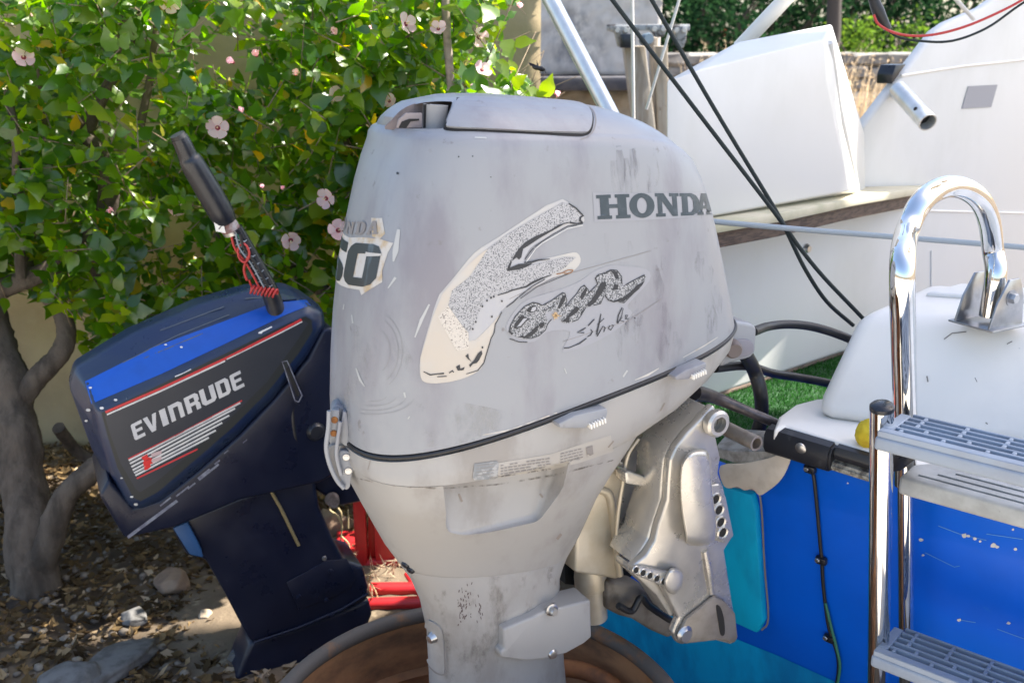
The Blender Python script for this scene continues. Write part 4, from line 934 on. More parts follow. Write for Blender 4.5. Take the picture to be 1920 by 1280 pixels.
for pts in [[(155, 860), (165, 800), (250, 690), (300, 710), (350, 730), (250, 840), (190, 860)], [(320, 640), (340, 590), (430, 560), (460, 600), (420, 650), (370, 660)],
            [(210, 970), (260, 945), (290, 960), (370, 900), (440, 830), (480, 820), (450, 900), (380, 955), (300, 985)], [(470, 810), (540, 770), (550, 820), (500, 860)],
            [(720, 600), (745, 520), (780, 440), (825, 430), (800, 520), (750, 600)], [(770, 770), (830, 720), (890, 640), (960, 570), (1000, 600), (970, 650), (870, 720), (870, 785)],
            [(1000, 460), (1030, 400), (1080, 330), (1095, 370), (1060, 450), (1030, 490)], [(1090, 560), (1150, 490), (1200, 420), (1240, 330), (1270, 270), (1330, 260), (1345, 300), (1290, 400), (1200, 520), (1130, 580)],
            [(1400, 120), (1480, 130), (1510, 220), (1465, 225), (1440, 170)], [(1450, 290), (1500, 300), (1490, 360), (1420, 370)], [(1450, 500), (1560, 460), (1660, 380), (1740, 300), (1835, 250), (1800, 310), (1680, 420), (1560, 515)]]:
    si.append(zz(z3, pts))
decal('script_ink', si, hs, INK, cowl, .0015, 6)
decal('script_holes', [zz(z3, [(190, 840), (280, 730), (330, 725), (240, 825)]), zz(z3, [(370, 640), (390, 590), (435, 575), (440, 610), (410, 640)])], hs, FADE, cowl, .0019, 6)
st_ = []
for pts, wd in [([(1190, 740), (1110, 825)], 2), ([(1080, 850), (1030, 880), (965, 912), (1060, 915)], [1.4, 2.4, 1.6, 2]), ([(1140, 870), (1165, 900), (1140, 945), (1100, 965)], [1.4, 2.2, 2, 1.4]), ([(1090, 985), (1000, 1050), (930, 1080), (860, 1108), (800, 1110)], [1.8, 2.4, 1.6, 1.8, 2]),
                ([(1275, 670), (1255, 780), (1225, 900), (1220, 940)], [1.4, 2.4, 3, 2.2]), ([(1315, 730), (1230, 810)], 1.3), ([(1225, 960), (1260, 900), (1300, 830), (1330, 850), (1310, 905)], [2, 1.8, 1.6, 2, 1.6]),
                ([(1390, 820), (1370, 860), (1400, 880), (1440, 820), (1410, 815)], 1.8), ([(1545, 590), (1500, 690), (1480, 790)], [1.6, 2, 2]), ([(1560, 600), (1540, 700), (1490, 800)], 1.2), ([(1480, 790), (1560, 700), (1520, 760), (1570, 770)], 1.5), ([(1590, 740), (1620, 690), (1590, 690), (1590, 740), (1630, 730)], 1.5)]:
    st_ += stroke(zz(z3, pts), wd)
decal('script_lower', st_, hs, INK, cowl, .0015, 6)
q0 = z3(690, 690); spl = []
for k in range(14):
    a = k*2*math.pi/14+random.uniform(-.15, .15); l = random.uniform(5, 11); spl.append([(q0[0]+1.6*math.cos(a+1.5), q0[1]+1.6*math.sin(a+1.5)), (q0[0]+l*math.cos(a), q0[1]+l*math.sin(a)), (q0[0]-1.6*math.cos(a+1.5), q0[1]-1.6*math.sin(a+1.5))])
decal('paint_splat', spl, hs, mat('tan splat', (.50, .34, .18), .8), cowl, .0021, 6)
# rear number plate print, laid on the round stern of the cowl
def hrear(bvh):
    def h(y, z):
        o = OE+FE*-.5+RE*y+UE*z; loc, n, i, t = bvh.ray_cast(o, FE)
        if loc is None: return None
        return loc, (n if n.dot(FE) < 0 else -n)
    return h
hr = hrear(bvh_solid)
inv = []
for px, py in [(657, 455), (719, 455), (715, 540), (657, 540), (640, 430), (692, 437)]:
    l = hs(px, py); inv.append(ex(l[0]) if l else None)
y0 = inv[0][1]; y1 = inv[1][1]; zt0, zt1 = inv[0][2], inv[1][2]; zb0 = inv[3][2]; zb1 = inv[2][2]
dw = y1-y0
print('rear print', inv)
def rfn(i):   # i = 0 for the nearer digit, 1 for the farther one
    def f(u, v):
        y = y0+(u-i*1.06)*dw; t = (y-y0)/dw
        zt = zt0+(zt1-zt0)*max(-.2, min(1, t)); zb = zb0+(zb1-zb0)*max(-.2, min(1, t))
        return y, zt+(zb-zt)*v
    return f
f0, f1_ = rfn(0), rfn(1)
def rdecal(name, polys, fn, m, off): return decal_r(name, [place(p, fn) for p in polys], m, off)
def decal_r(name, polys, m, off):
    bm = print_bm(polys, hr, off, .008)
    for f in bm.faces:
        f.normal_update()
        if f.normal.dot(FE) > 0: f.normal_flip()
    return link(name, bm_me(bm, name), cowl, m, 180)
zero = [[[(.22, 0), (.78, .02), (.93, .08), (1, .22), (1, .80), (.9, .94), (.72, 1), (.22, 1), (.08, .93), (0, .80), (0, .2), (.08, .07)], [(.36, .24), (.36, .80), (.66, .80), (.66, .24)]]]
five = [[(0, 0), (1, 0), (1, .24), (.34, .24), (.34, .46), (.74, .46), (.90, .51), (1, .62), (1, .82), (.92, .95), (.76, 1), (0, 1), (0, .8), (.66, .8), (.66, .62), (0, .62)]]
rdecal('number_peel', [[(-.12, -.12), (.4, -.14), (.9, -.1), (1.18, -.02), (1.12, .2), (1.08, .6), (1.12, .86), (.98, 1.0), (.8, 1.12), (.7, 1.2), (.62, 1.08), (.2, 1.08), (-.1, 1.05)]], f0, PEEL, .0005)
rdecal('number_peel', [[(-.12, -.12), (1.0, -.12), (1.0, 1.06), (.5, 1.04), (-.1, 1.05)]], f1_, PEEL, .0005)
rdecal('digit', zero, f0, NINK, .0012); rdecal('digit', five, f1_, NINK, .0012)
decal_r('number_gap', [[f0(.62, .20), f0(1.02, .24), f0(1.02, .29), f0(.66, .30)]], PEEL, .0018)
for k, ch in enumerate('HONDA'):
    def g(u, v, k=k): return f0(-1.12+(k+.08+.84*u)*.40, -.50+.30*v)
    decal_r('letter', [place(p, g) for p in serif(ch)], LABELT, .0011)
decal_r('name_peel', [[f0(.55, -.58), f0(.86, -.56), f0(1.0, -.2), f0(.9, -.08), f0(.7, -.16)]], PEEL, .0004)
def stainmat(name, c, sc, lo, hi, amax, stretch):
    m = mat(name, c, .6); N, L = m.node_tree.nodes, m.node_tree.links; b = N['Principled BSDF']
    tc = N.new('ShaderNodeTexCoord'); mp = N.new('ShaderNodeMapping'); mp.inputs['Scale'].default_value = stretch; n = N.new('ShaderNodeTexNoise')
    n.inputs['Scale'].default_value = sc; n.inputs['Detail'].default_value = 7; n.inputs['Roughness'].default_value = .65
    L.new(tc.outputs['Object'], mp.inputs[0]); L.new(mp.outputs[0], n.inputs['Vector'])
    r = N.new('ShaderNodeMapRange'); r.interpolation_type = 'SMOOTHSTEP'; r.inputs['From Min'].default_value = lo; r.inputs['From Max'].default_value = hi; r.inputs['To Max'].default_value = amax
    L.new(n.outputs['Fac'], r.inputs['Value']); L.new(r.outputs['Result'], b.inputs['Alpha']); return m
drip = stainmat('violet grey drip stain', (.14, .13, .155), 34, .46, .76, .30, (1, 1, .3))
dp = []
for k in range(14):
    x = random.choice([1060, 1180, 1215, 1235, 1150])+random.gauss(0, 22); y = random.uniform(262, 330); l = random.uniform(60, 150); wd = random.uniform(9, 24)
    dp += stroke([(x, y), (x+6, y+l*.5), (x+random.uniform(4, 16), y+l)], [wd*.5, wd, wd*.2])
for k in range(26):
    x = random.uniform(1120, 1350); y = random.uniform(420, 640); l = random.uniform(30, 90); wd = random.uniform(14, 34)
    dp += stroke([(x, y), (x+4, y+l*.5), (x+8, y+l)], [wd*.4, wd, wd*.3])
for k in range(len(dp)): decal('stain', [dp[k]], hs, drip, cowl, .00018+.000004*k, 16)
grime = stainmat('brown seam grime', (.15, .12, .10), 60, .42, .66, .6, (1, 1, 1))
decal('seam_grime', stroke([(660, 842), (740, 855), (830, 852), (900, 838)], [2, 4, 4, 2]), hlow, grime, pan, .0005, 12)
decal('seam_grime', stroke([(670, 896), (740, 911), (830, 915), (930, 908), (1040, 890), (1150, 862)], [2, 4, 3, 3, 4, 2]), hlow, grime, mid, .0005, 12)
decal('leg_grime', [[(800, 1100), (1040, 1060), (1045, 1110), (940, 1180), (930, 1290), (810, 1290)]], hleg, grime_ if False else stainmat('faint leg grime', (.20, .17, .14), 26, .50, .74, .5, (1, 1, .5)), leg, .0004, 16)
decal('cowl_grime', [[(640, 600), (760, 640), (800, 740), (1000, 780), (900, 830), (700, 845), (640, 820)]], hs, stainmat('pale worn film', (.36, .35, .335), 12, .48, .74, .7, (1, 1, .6)), cowl, .0003, 16)
# worn scrapes and swirl marks
scr = []
for s, wd in [([(748, 430), (742, 470), (738, 490)], [6, 11, 3]), ([(742, 520), (728, 540)], [5, 2]), ([(805, 570), (790, 600), (778, 632)], [3, 6, 2]), ([(668, 690), (676, 712), (684, 724)], [2, 4, 1.5]), ([(758, 735), (760, 745)], [4, 2]), ([(768, 780), (765, 785)], [2, 2]), ([(890, 258), (912, 259)], [3, 3]), ([(1058, 690), (1062, 700)], 2), ([(1168, 706), (1176, 694)], 3), ([(646, 570), (644, 580)], [2, 2]), ([(660, 590), (662, 606)], [2, 3])]: scr += stroke(s, wd)
decal('scrapes', scr, hs, mat('pale scrape', (.42, .42, .41), .6), cowl, .0006)
sw = []
for r in (32, 47, 55): sw += stroke([(700+r*1.0*math.cos(t), 658+r*1.35*math.sin(t)) for t in np.linspace(-1.1, 1.0, 18)], .8)
for r in (20, 34, 48, 60): sw += stroke([(700+r*1.3*math.cos(t), 740+r*.6*math.sin(t)) for t in np.linspace(.2, 1.9, 14)], .7)
decal('swirl_marks', sw, hs, mat('faint scratch', (.21, .21, .215), .5), cowl, .0005)
dots = [[(x+r*math.cos(t), y+r*math.sin(t)) for t in np.linspace(0, 6.28, 7)[:-1]] for x, y, r in [(746, 325, 2.6), (860, 294, 1.6), (886, 293, 1.4), (1190, 596, 1.6), (920, 332, 1.2)]]
decal('dark_specks', dots, hs, INK, cowl, .0007)
decal('hair_cracks', sum([stroke(s, 1.0) for s in [[(955, 560), (1040, 520), (1220, 470)], [(1055, 640), (1180, 600), (1240, 560)]]], []), hs, LABELT, cowl, .0006)
# seam chips of bare gelcoat just above the gasket
decal('bare_edge', sum([stroke(s, wd) for s, wd in [([(905, 815), (960, 805), (1010, 788), (1065, 768), (1076, 770)], [1, 4, 6, 7, 2]), ([(1190, 712), (1215, 702), (1235, 690)], [1, 4, 1]), ([(1280, 670), (1320, 648), (1345, 632)], [1, 2, 1])]], []), hs, PEEL, cowl, .0006)
# labels on the pan
decal('label_film', [[(930, 868), (1035, 850), (1090, 832), (1145, 815), (1150, 846), (1090, 866), (1036, 880), (932, 895)]], hlow, LABELB, pan, .0004)
decal('label_plate', [[(889, 869), (931, 863), (935, 868), (932, 893), (928, 897), (889, 899), (886, 894)]], hlow, LABELP, pan, .0010)
tx = []
for k in range(5):
    x = 938
    while x < 1030:
        l = random.uniform(3, 10)
        if random.random() < .85: tx += stroke([(x, 872+k*5.2-(x-938)*.15), (x+l, 872+k*5.2-(x+l-938)*.15)], 1.7)
        x += l+2.2
for k in range(4):
    x = 1050
    while x < 1088:
        l = random.uniform(3, 8); tx += stroke([(x, 850+k*5.4-(x-1050)*.25), (x+l, 850+k*5.4-(x+l-1050)*.25)], 1.4); x += l+2
for k in range(4): tx += stroke([(893, 872.5+k*6-.4), (926, 868+k*6)], 1.0)
tx += [[(1098, 838), (1110, 834), (1112, 850), (1100, 856)]]
decal('label_print', tx, hlow, LABELT, pan, .0013, 6)
# joints between the lower castings, scuffs on the leg
lx = []
for x, y in zip(np.linspace(0, 1, 60), range(60)):
    pass
sc2 = []
for k in range(46):
    x = 868+random.gauss(0, 9); y = 1135+random.gauss(0, 17); l = random.uniform(2, 6); a = random.uniform(1.2, 2.0)
    sc2 += stroke([(x, y), (x+l*math.cos(a), y+l*math.sin(a))], random.uniform(.8, 2.2))
for k in range(12): 
    x = 898+random.gauss(0, 3); y = 1140+random.gauss(0, 14); sc2 += stroke([(x, y), (x+1, y+5)], 1.3)
decal('leg_scuffs', sc2, hleg, mat('brown scuff', (.10, .07, .07), .8), leg, .0006, 6)
decal('pan_scratches', sum([stroke(s, wd) for s, wd in [([(695, 862), (690, 880)], 1), ([(700, 858), (722, 860)], 1), ([(1238, 770), (1246, 755)], 2), ([(1140, 838), (1150, 826)], 2.5), ([(860, 925), (866, 940)], 4), ([(1012, 925), (1018, 932)], 4), ([(1110, 1030), (1106, 1046)], 1.5), ([(1044, 1010), (1052, 1000)], 5)]], []), hlow, mat('brown mark', (.26, .22, .19), .8), pan, .0007, 6)
for x, y in [(760, 1058), (770, 1068)]:
    r_ = hlow(x, y)
    if r_: lathe('drain_plug', r_[0], r_[1], [(0, .004), (.006, .003), (.008, -.002)], BLACKP, mid, 12)

# ---------- stern bracket of the grey motor
def z6(x, y): return 1020+x*.4219, 740+y*.4219
br = [(755, 45), (700, 105), (640, 165), (590, 230), (563, 290), (555, 380), (550, 470), (512, 580), (495, 650), (455, 715), (392, 762), (400, 792), (520, 842), (548, 892), (600, 990), (572, 1060), (598, 1106), (660, 1100), (760, 1090), (835, 1110), (858, 1080), (845, 960), (820, 800), (803, 690), (840, 632), (822, 520), (802, 420), (776, 350), (786, 280), (766, 190), (772, 120), (768, 70)]
BY = .135
def bz(x, y, o=BY): return ep(*z6(x, y), o)
bk = prism('clamp_bracket', [bz(*p) for p in br], -RE*.016, ALU, hm, .004, 3)
web = prism('bracket_web', [bz(x, y, BY-.0162) for x, y in [(745, 60), (690, 115), (630, 175), (582, 235), (556, 295), (548, 380), (543, 470), (505, 575), (488, 645), (450, 705), (392, 752), (420, 700), (462, 640), (478, 575), (515, 468), (520, 380), (528, 290), (556, 225), (606, 160), (670, 100), (725, 52)]], -RE*.07, ALU, bk, .004)
prism('bracket_foot', [bz(x, y, BY-.0162) for x, y in [(400, 760), (520, 830), (560, 900), (605, 990), (560, 985), (500, 890), (390, 790)]], -RE*.05, ALU, bk, .004)
def domed(name, poly, hgt, par, m, y=BY+.0002, rings_=6, sh=.42):
    pl = SM(poly, 3, True); c = (sum(p[0] for p in pl)/len(pl), sum(p[1] for p in pl)/len(pl)); L = []
    for k in range(rings_+1):
        t = k/rings_; s = 1-sh*t**3; L.append([ep(*z6(c[0]+(p[0]-c[0])*s, c[1]+(p[1]-c[1])*s), y+hgt*math.sin(t*math.pi/2)) for p in pl])
    return link(name, bm_me(loft_bm(L), name), par, m, 60)
domed('bracket_boss', [(606, 340), (622, 280), (664, 246), (722, 246), (742, 300), (748, 420), (762, 640), (650, 668), (628, 620), (606, 470)], .032, bk, ALU, sh=.16)
prism('bolt_pad', [bz(x, y, BY+.0003) for x, y in [(700, 400), (772, 390), (800, 450), (835, 620), (800, 655), (745, 640), (720, 520)]], RE*.006, ALU, bk, .003)
for x, y in [(764, 464), (778, 512), (786, 566), (795, 612)]:
    bs = lathe('bolt_slot', bz(x, y, BY+.0066), RE, [(.0075, 0), (.0105, .0015), (.0125, 0)], ALU, bk, 16)
    prism('slot_hole', [bz(x+13*math.cos(t)-6*math.sin(t), y+19*math.sin(t)+0*math.cos(t), BY+.0068) for t in np.linspace(0, 6.28, 13)[:-1]], RE*.0008, DARKHOLE, bs, 0)
prism('pin_ledge', [bz(x, y, BY+.0003) for x, y in [(380, 752), (408, 748), (545, 775), (570, 800), (545, 848), (520, 842), (396, 790)]], RE*.012, ALU, bk, .004)
for k in range(5):
    x, y = 408+31*k, 777+12.5*k
    ph = lathe('pin_boss', bz(x, y, BY+.0124), RE, [(.0052, 0), (.0062, .0014), (.0075, 0)], ALU, bk, 14)
    prism('pin_hole', [bz(x+11*math.cos(t), y+15*math.sin(t), BY+.0126) for t in np.linspace(0, 6.28, 13)[:-1]], RE*.0008, DARKHOLE, ph, 0)
domed('round_boss', [(560, 770), (600, 775), (618, 800), (612, 850), (580, 885), (545, 870), (530, 830)], .022, bk, ALU)
prism('lower_pad', [bz(x, y, BY+.0003) for x, y in [(745, 884), (790, 905), (838, 960), (850, 1070), (830, 1095), (760, 1080), (690, 1088), (610, 1098), (585, 1060), (620, 985), (690, 930)]], RE*.009, mat('dull bracket pad', (.27, .24, .205), .5, .35, c2=(.2, .17, .14), nscale=20), bk, .005)
prism('pad_slot', [bz(x, y, BY+.0096) for x, y in SM([(765, 935), (785, 945), (800, 1000), (802, 1060), (785, 1065), (775, 1010)], 3, True)], RE*.0008, DARKHOLE, bk, 0)
lathe('pad_bolt', bz(625, 1065, BY+.009), RE, [(0, .006), (.011, .006), (.013, .003), (.0155, .002), (.017, 0)], SCREW, bk, 18)
tube('bracket_rib', [bz(712, 690, BY), bz(728, 780, BY), bz(742, 880, BY)], [.006, .008, .006], ALU, bk, 10, 4)
# tilt tube with its nut
tt = lathe('tilt_tube', ep(*z6(752, 122), .06), RE, [(.0, .0), (.013, 0), (.013, .108), (.0095, .108), (.0095, .09), (0, .09)], mat('worn steel tube', (.36, .32, .28), .42, .7, c2=(.25, .2, .16), nscale=30), hm, 22)
lathe('tube_nut', ep(*z6(750, 118), BY+.001), RE, [(.013, 0), (.021, 0), (.023, .004), (.023, .014), (.019, .018), (.013, .018)], ALU, tt, 16)
# swivel bracket between motor and clamp
SY = .035
sw_ = prism('swivel_bracket', [ep(*z6(x, y), SY) for x, y in [(290, 300), (358, 298), (362, 330), (352, 420), (332, 520), (322, 610), (336, 700), (350, 800), (328, 822), (250, 808), (140, 792), (142, 680), (148, 545), (175, 440), (240, 370), (275, 360)]], -RE*.10, GOLD, hm, .012, 4)
tube('swivel_rib', [ep(*z6(x, y), SY+.001) for x, y in [(240, 420), (285, 440), (305, 520), (318, 640), (336, 800)]], [.006, .008, .008, .007, .007], GOLD, sw_, 10, 5)
tube('swivel_edge', [ep(*z6(x, y), SY+.02) for x, y in [(420, 195), (372, 270), (348, 400), (330, 520), (322, 620)]], .0035, GOLD, sw_, 8, 5)
lathe('swivel_shaft', ep(*z6(205, 800), SY-.04), -UE-FE*.03, [(.026, -.02), (.029, .0), (.029, .022), (.024, .026), (.024, .09)], GOLD, sw_, 24)
prism('inner_cheek', [ep(*z6(x, y), .02) for x, y in [(430, 195), (500, 145), (560, 120), (548, 300), (540, 470), (470, 640), (360, 735), (332, 680), (336, 520), (356, 400), (375, 290)]], -RE*.05, ALU, hm, .006)
lathe('cheek_bolt', ep(*z6(371, 568), .024), RE, [(0, .004), (.006, .003), (.009, 0)], SCREW, sw_, 12)
prism('link_arm', [ep(*z6(x, y), .075) for x, y in [(360, 345), (380, 340), (475, 372), (478, 405), (440, 408), (365, 395)]], -RE*.03, ALU, sw_, .003)
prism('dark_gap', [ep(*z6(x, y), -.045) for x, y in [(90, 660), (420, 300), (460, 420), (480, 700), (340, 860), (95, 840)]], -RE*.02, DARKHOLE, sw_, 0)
prism('lower_link', [ep(*z6(x, y), .03) for x, y in [(280, 830), (420, 840), (520, 900), (560, 985), (600, 1040), (560, 1085), (480, 1050), (400, 1000), (340, 985), (280, 955)]], -RE*.04, mat('dirty lower casting', (.20, .18, .155), .6, .3, c2=(.11, .09, .07), nscale=16), hm, .008, 3)
tube('water_hose', [ep(*z6(x, y), .055) for x, y in [(330, 935), (390, 960), (430, 900), (470, 940), (560, 1000)]], .006, BLACK, hm, 8, 5)

# ---------- hoses and the steering rod
tag(tube('fuel_hose', [ep(1412, 622, .03), at(1440, 612, 1.80), at(1480, 608, 1.84), at(1530, 614, 1.86), at(1590, 634, 1.86), at(1640, 660, 1.9)], .0085, BLACK, None, 12, 6), 'black hose arching from the grey motor to the white hatch, the upper one', 'hose')
tag(tube('fuel_hose', [ep(1340, 690, .0), at(1400, 686, 1.78), at(1450, 700, 1.85), at(1500, 708, 1.88), at(1560, 720, 1.88), at(1620, 740, 1.9)], .0085, BLACK, None, 12, 6), 'black hose running straight from the grey motor into the hatch, below the arching one', 'hose')
tag(tube('cable_loop', [ep(1395, 660, .03), at(1412, 690, 1.78), at(1425, 730, 1.78), at(1428, 775, 1.79), at(1420, 810, 1.80), at(1404, 832, 1.84), at(1380, 846, 1.88)], .0135, BLACK, None, 12, 6), 'thick black control cable looping down beside the tilt tube', 'cable')
tag(tube('steering_rod', [ep(1300, 735, .02), at(1340, 745, 1.72), at(1400, 770, 1.73), at(1462, 797, 1.74), at(1490, 812, 1.76)], [.015, .012, .0095, .0095, .0095], mat('greasy steel rod', (.055, .05, .055), .35, .5, c2=(.12, .1, .1), nscale=40), None, 14, 5), 'dark greasy steering rod between the grey motor and the rub rail corner', 'rod')

# ================================================================== RUSTY DRUM
DC = V((-.06, 1.37, 0)); RD = .352; ZR = .452
drum = empty('steel_drum', DC, 'rusty open steel drum under the lower leg of the grey motor', 'drum')
body = lathe('drum_body', DC, ZV, [(0, .012), (RD-.022, .012), (RD-.018, .16), (RD-.030, .17), (RD-.018, .18), (RD-.018, .31), (RD-.030, .32), (RD-.018, .33), (RD-.018, ZR-.02), (RD-.004, ZR-.02), (RD-.004, .33), (RD+.008, .32), (RD-.004, .31), (RD-.004, .18), (RD+.008, .17), (RD-.004, .16), (RD-.004, .0), (0, .0)], DRUMIN, drum, 96)
rim = [DC+V((math.cos(t)*(RD-.011), math.sin(t)*(RD-.011), ZR-.011)) for t in np.linspace(0, 2*math.pi, 97)[:-1]]
tube('drum_rim', rim, .0145, DRUMRIM, drum, 12, 0, True, .03)
# a loose rusty hoop leaning inside on the boat side
hp_ = []
hc = V((.105, 1.44, .375)); hu = V((1, .1, .0)).normalized(); hv_ = V((-.1, 1, .10)).normalized()
tag(tube('rusty_hoop', [hc+hu*.115*math.cos(t)+hv_*.155*math.sin(t) for t in np.linspace(0, 2*math.pi, 49)[:-1]], .016, mat('orange rust', (.33, .115, .035), .75, c2=(.16, .06, .025), nscale=14, bump=.1, bscale=60), None, 14, 0, True, .04), 'rusty orange hoop inside the drum, around the grey motor leg', 'hoop')

# ================================================================== NAVY OUTBOARD
E0 = at(187, 770, 1.93); EF = (at(570, 592, 2.12)-E0).normalized(); ED = at(240, 945, 1.945)-E0
EN = EF.cross(ED).normalized(); EN = EN if EN.y < 0 else -EN
ED = EN.cross(EF).normalized(); ED = ED if ED.z < 0 else -ED
def ev(px, py, s): return onpl(px, py, E0-EN*s, EN)      # s metres behind the near side face
nv = empty('outboard_motor', E0-V((0, 0, E0.z))+V((.2, .1, .1)), 'navy outboard motor with royal blue stripe tilted beside the drum', 'outboard motor')
W = .27
def mirror(p, s): return p-EN*(W-2*s)    # same outline on the far side
# cowl: outlines at successive depths (same point count), start rear-top, run along the top to the front, back along the lower edge
C0 = [(186, 772), (310, 713), (430, 656), (530, 608), (572, 589), (588, 596), (590, 622), (566, 664), (505, 740), (440, 806), (360, 876), (296, 930), (262, 946), (246, 938), (216, 880), (198, 820)]
C1 = [(172, 757), (305, 700), (428, 642), (532, 592), (580, 573), (602, 584), (604, 616), (576, 668), (512, 748), (446, 816), (366, 888), (300, 942), (262, 957), (240, 950), (206, 884), (186, 818)]
C2 = [(160, 722), (290, 660), (416, 612), (508, 573), (562, 560), (606, 580), (610, 612), (580, 664), (514, 746), (448, 814), (366, 886), (298, 938), (256, 954), (234, 944), (198, 870), (172, 795)]
C3 = [(140, 690), (245, 626), (370, 570), (468, 542), (545, 541), (600, 572), (606, 606), (578, 660), (512, 742), (446, 812), (364, 884), (296, 934), (246, 950), (218, 930), (170, 838), (130, 728)]
S0, S1, S2, S3 = 0, .016, .045, .105
secs = [[ev(x, y, S0) for x, y in C0], [ev(x, y, S1) for x, y in C1], [ev(x, y, S2) for x, y in C2], [ev(x, y, S3) for x, y in C3]]
full = secs+[[mirror(p, S3) for p in secs[3]], [mirror(p, S2) for p in secs[2]], [mirror(p, S1) for p in secs[1]], [mirror(p, S0) for p in secs[0]]]
bm = loft_bm(full)
bm.faces.ensure_lookup_table()
bmesh.ops.bevel(bm, geom=[e for e in bm.edges if e.calc_face_angle(0) > R_(16)], offset=.010, segments=4, profile=.5, affect='EDGES', clamp_overlap=True)
ncowl = link('cowl', bm_me(bm, 'cowl'), nv, NAVYTOP, 45)
hp2 = hit_plane(E0+EN*.0008, EN)
bvn = hit_bvh(bvh_of(ncowl))
bandp = [(172, 757), (305, 700), (428, 642), (532, 592), (582, 572), (574, 562), (512, 568), (416, 604), (288, 651), (160, 715)]
decal('blue_band', [bandp], bvn, BLUEBAND, ncowl, .0008, 12)
decal('panel_border', [SM([(190, 774), (310, 716), (430, 659), (530, 611), (572, 593), (584, 600), (586, 620), (560, 662), (500, 736), (436, 801), (356, 870), (294, 923), (263, 939), (250, 932), (220, 876), (202, 818)], 1, True)], hp2, PLINE, ncowl, .0004, 40)
decal('panel', [[(196, 778), (310, 724), (430, 667), (530, 618), (570, 600), (578, 606), (556, 640), (500, 716), (430, 785), (350, 855), (290, 905), (262, 922), (254, 916), (226, 868), (208, 818)]], hp2, PANELM, ncowl, .0009, 40)
def z8(x, y): return 180+x*.2188, 620+y*.2188
def e8(n_, pts, wd, m, off=.0015): return decal(n_, stroke(zz(z8, pts), wd), hp2, m, ncowl, off, 60)
e8('red_stripe', [(80, 695), (560, 490), (1110, 235), (1560, 8), (1760, -98)], 4.6, REDS)
e8('white_stripe', [(92, 716), (560, 511), (1105, 256)], 3.0, WHITES); e8('white_stripe', [(1118, 243), (1560, 26), (1765, -80)], 2.2, WHITES)
e8('red_line', [(275, 1095), (700, 885), (1250, 595)], 2.6, REDS)
bars = [((280, 1108), (1235, 615)), ((290, 1135), (1190, 662)), ((302, 1163), (1140, 722)), ((314, 1190), (1080, 785)), ((325, 1214), (1025, 850)), ((336, 1236), (965, 912)), ((345, 1256), (915, 968))]
for k, (p, q) in enumerate(bars):
    if k == 6: continue
    e8('white_bar', [p, q], 3.4, WHITES)
e8('red_line', [(348, 1262), (870, 1010)], 3.0, REDS)
decal('red_emblem', [zz(z8, [(385, 1080), (440, 1050), (440, 1078), (480, 1085), (430, 1105), (415, 1120)]), zz(z8, [(400, 1120), (480, 1090), (470, 1120), (490, 1130), (440, 1150), (410, 1160)]), zz(z8, [(410, 1165), (460, 1135), (470, 1160), (440, 1185), (415, 1192)])], hp2, mat('bright red emblem', (.62, .02, .02), .45), ncowl, .0019, 40)
for y0_ in (0, 1): decal('faded_tail', [zz(z8, [(470, 1050+50*y0_), (560, 1020+50*y0_), (560, 1050+50*y0_), (480, 1082+48*y0_)])], hp2, mat('pinkish faded print', (.50, .36, .35), .5), ncowl, .0018, 40)
LT = {'E': [[(0, .06), (.10, 0), (.34, 0), (.34, 1), (.12, 1), (0, .9)], [(.341, 0), (1, 0), (1, .2), (.341, .2)], [(.341, .4), (.9, .4), (.9, .58), (.341, .58)], [(.341, .8), (1, .8), (1, 1), (.341, 1)]],
      'V': [[(0, 0), (.33, 0), (.52, .66), (.70, 0), (1, 0), (.68, 1), (.36, 1)]],
      'I': [[(0, 0), (1, 0), (1, 1), (0, 1)]],
      'N': [[(0, 0), (.78, 0), (1, .16), (1, 1), (.68, 1), (.68, .24), (.32, .24), (.32, 1), (0, 1)]],
      'R': [[(0, 0), (.33, 0), (.33, 1), (0, 1)], [(.331, 0), (.82, 0), (1, .14), (1, .44), (.88, .54), (1, .66), (1, 1), (.68, 1), (.68, .66), (.331, .66), (.331, .46), (.67, .46), (.67, .2), (.331, .2)]],
      'U': [[(0, 0), (.33, 0), (.33, .78), (.67, .78), (.67, 0), (1, 0), (1, .84), (.82, 1), (.18, 1), (0, .84)]],
      'D': [[(0, 0), (.33, 0), (.33, 1), (0, 1)], [(.331, 0), (.80, 0), (1, .16), (1, .84), (.80, 1), (.331, 1), (.331, .8), (.67, .8), (.67, .2), (.331, .2)]]}
TLq, TRq, BRq, BLq = (293, 803), (1232, 336), (1272, 472), (332, 938)
def efn(u0, u1):
    def f(u, v):
        t = u0+(u1-u0)*u; x0_, y0_ = TLq[0]+(TRq[0]-TLq[0])*t, TLq[1]+(TRq[1]-TLq[1])*t; x1_, y1_ = BLq[0]+(BRq[0]-BLq[0])*t, BLq[1]+(BRq[1]-BLq[1])*t
        return z8(x0_+(x1_-x0_)*v, y0_+(y1_-y0_)*v)
    return f
for ch, a, b in [('E', 0, .098), ('V', .112, .232), ('I', .258, .312), ('N', .338, .458), ('R', .484, .606), ('U', .622, .752), ('D', .768, .882), ('E', .900, 1.0)]:
    decal('letter', [place(p, efn(a, b)) for p in LT[ch]], hp2, SILV, ncowl, .0022, 60)
nick = [[(x+r*math.cos(t)*1.6, y+r*math.sin(t)) for t in np.linspace(0, 6.28, 7)[:-1]] for x, y, r in [(340, 651, 1.8), (311, 647, 1.8), (217, 750, 2.2), (191, 765, 2.6), (489, 624, 2.0), (170, 727, 2), (228, 895, 1.5), (255, 944, 2.6), (247, 930, 2), (167, 768, 3), (163, 788, 2)]]
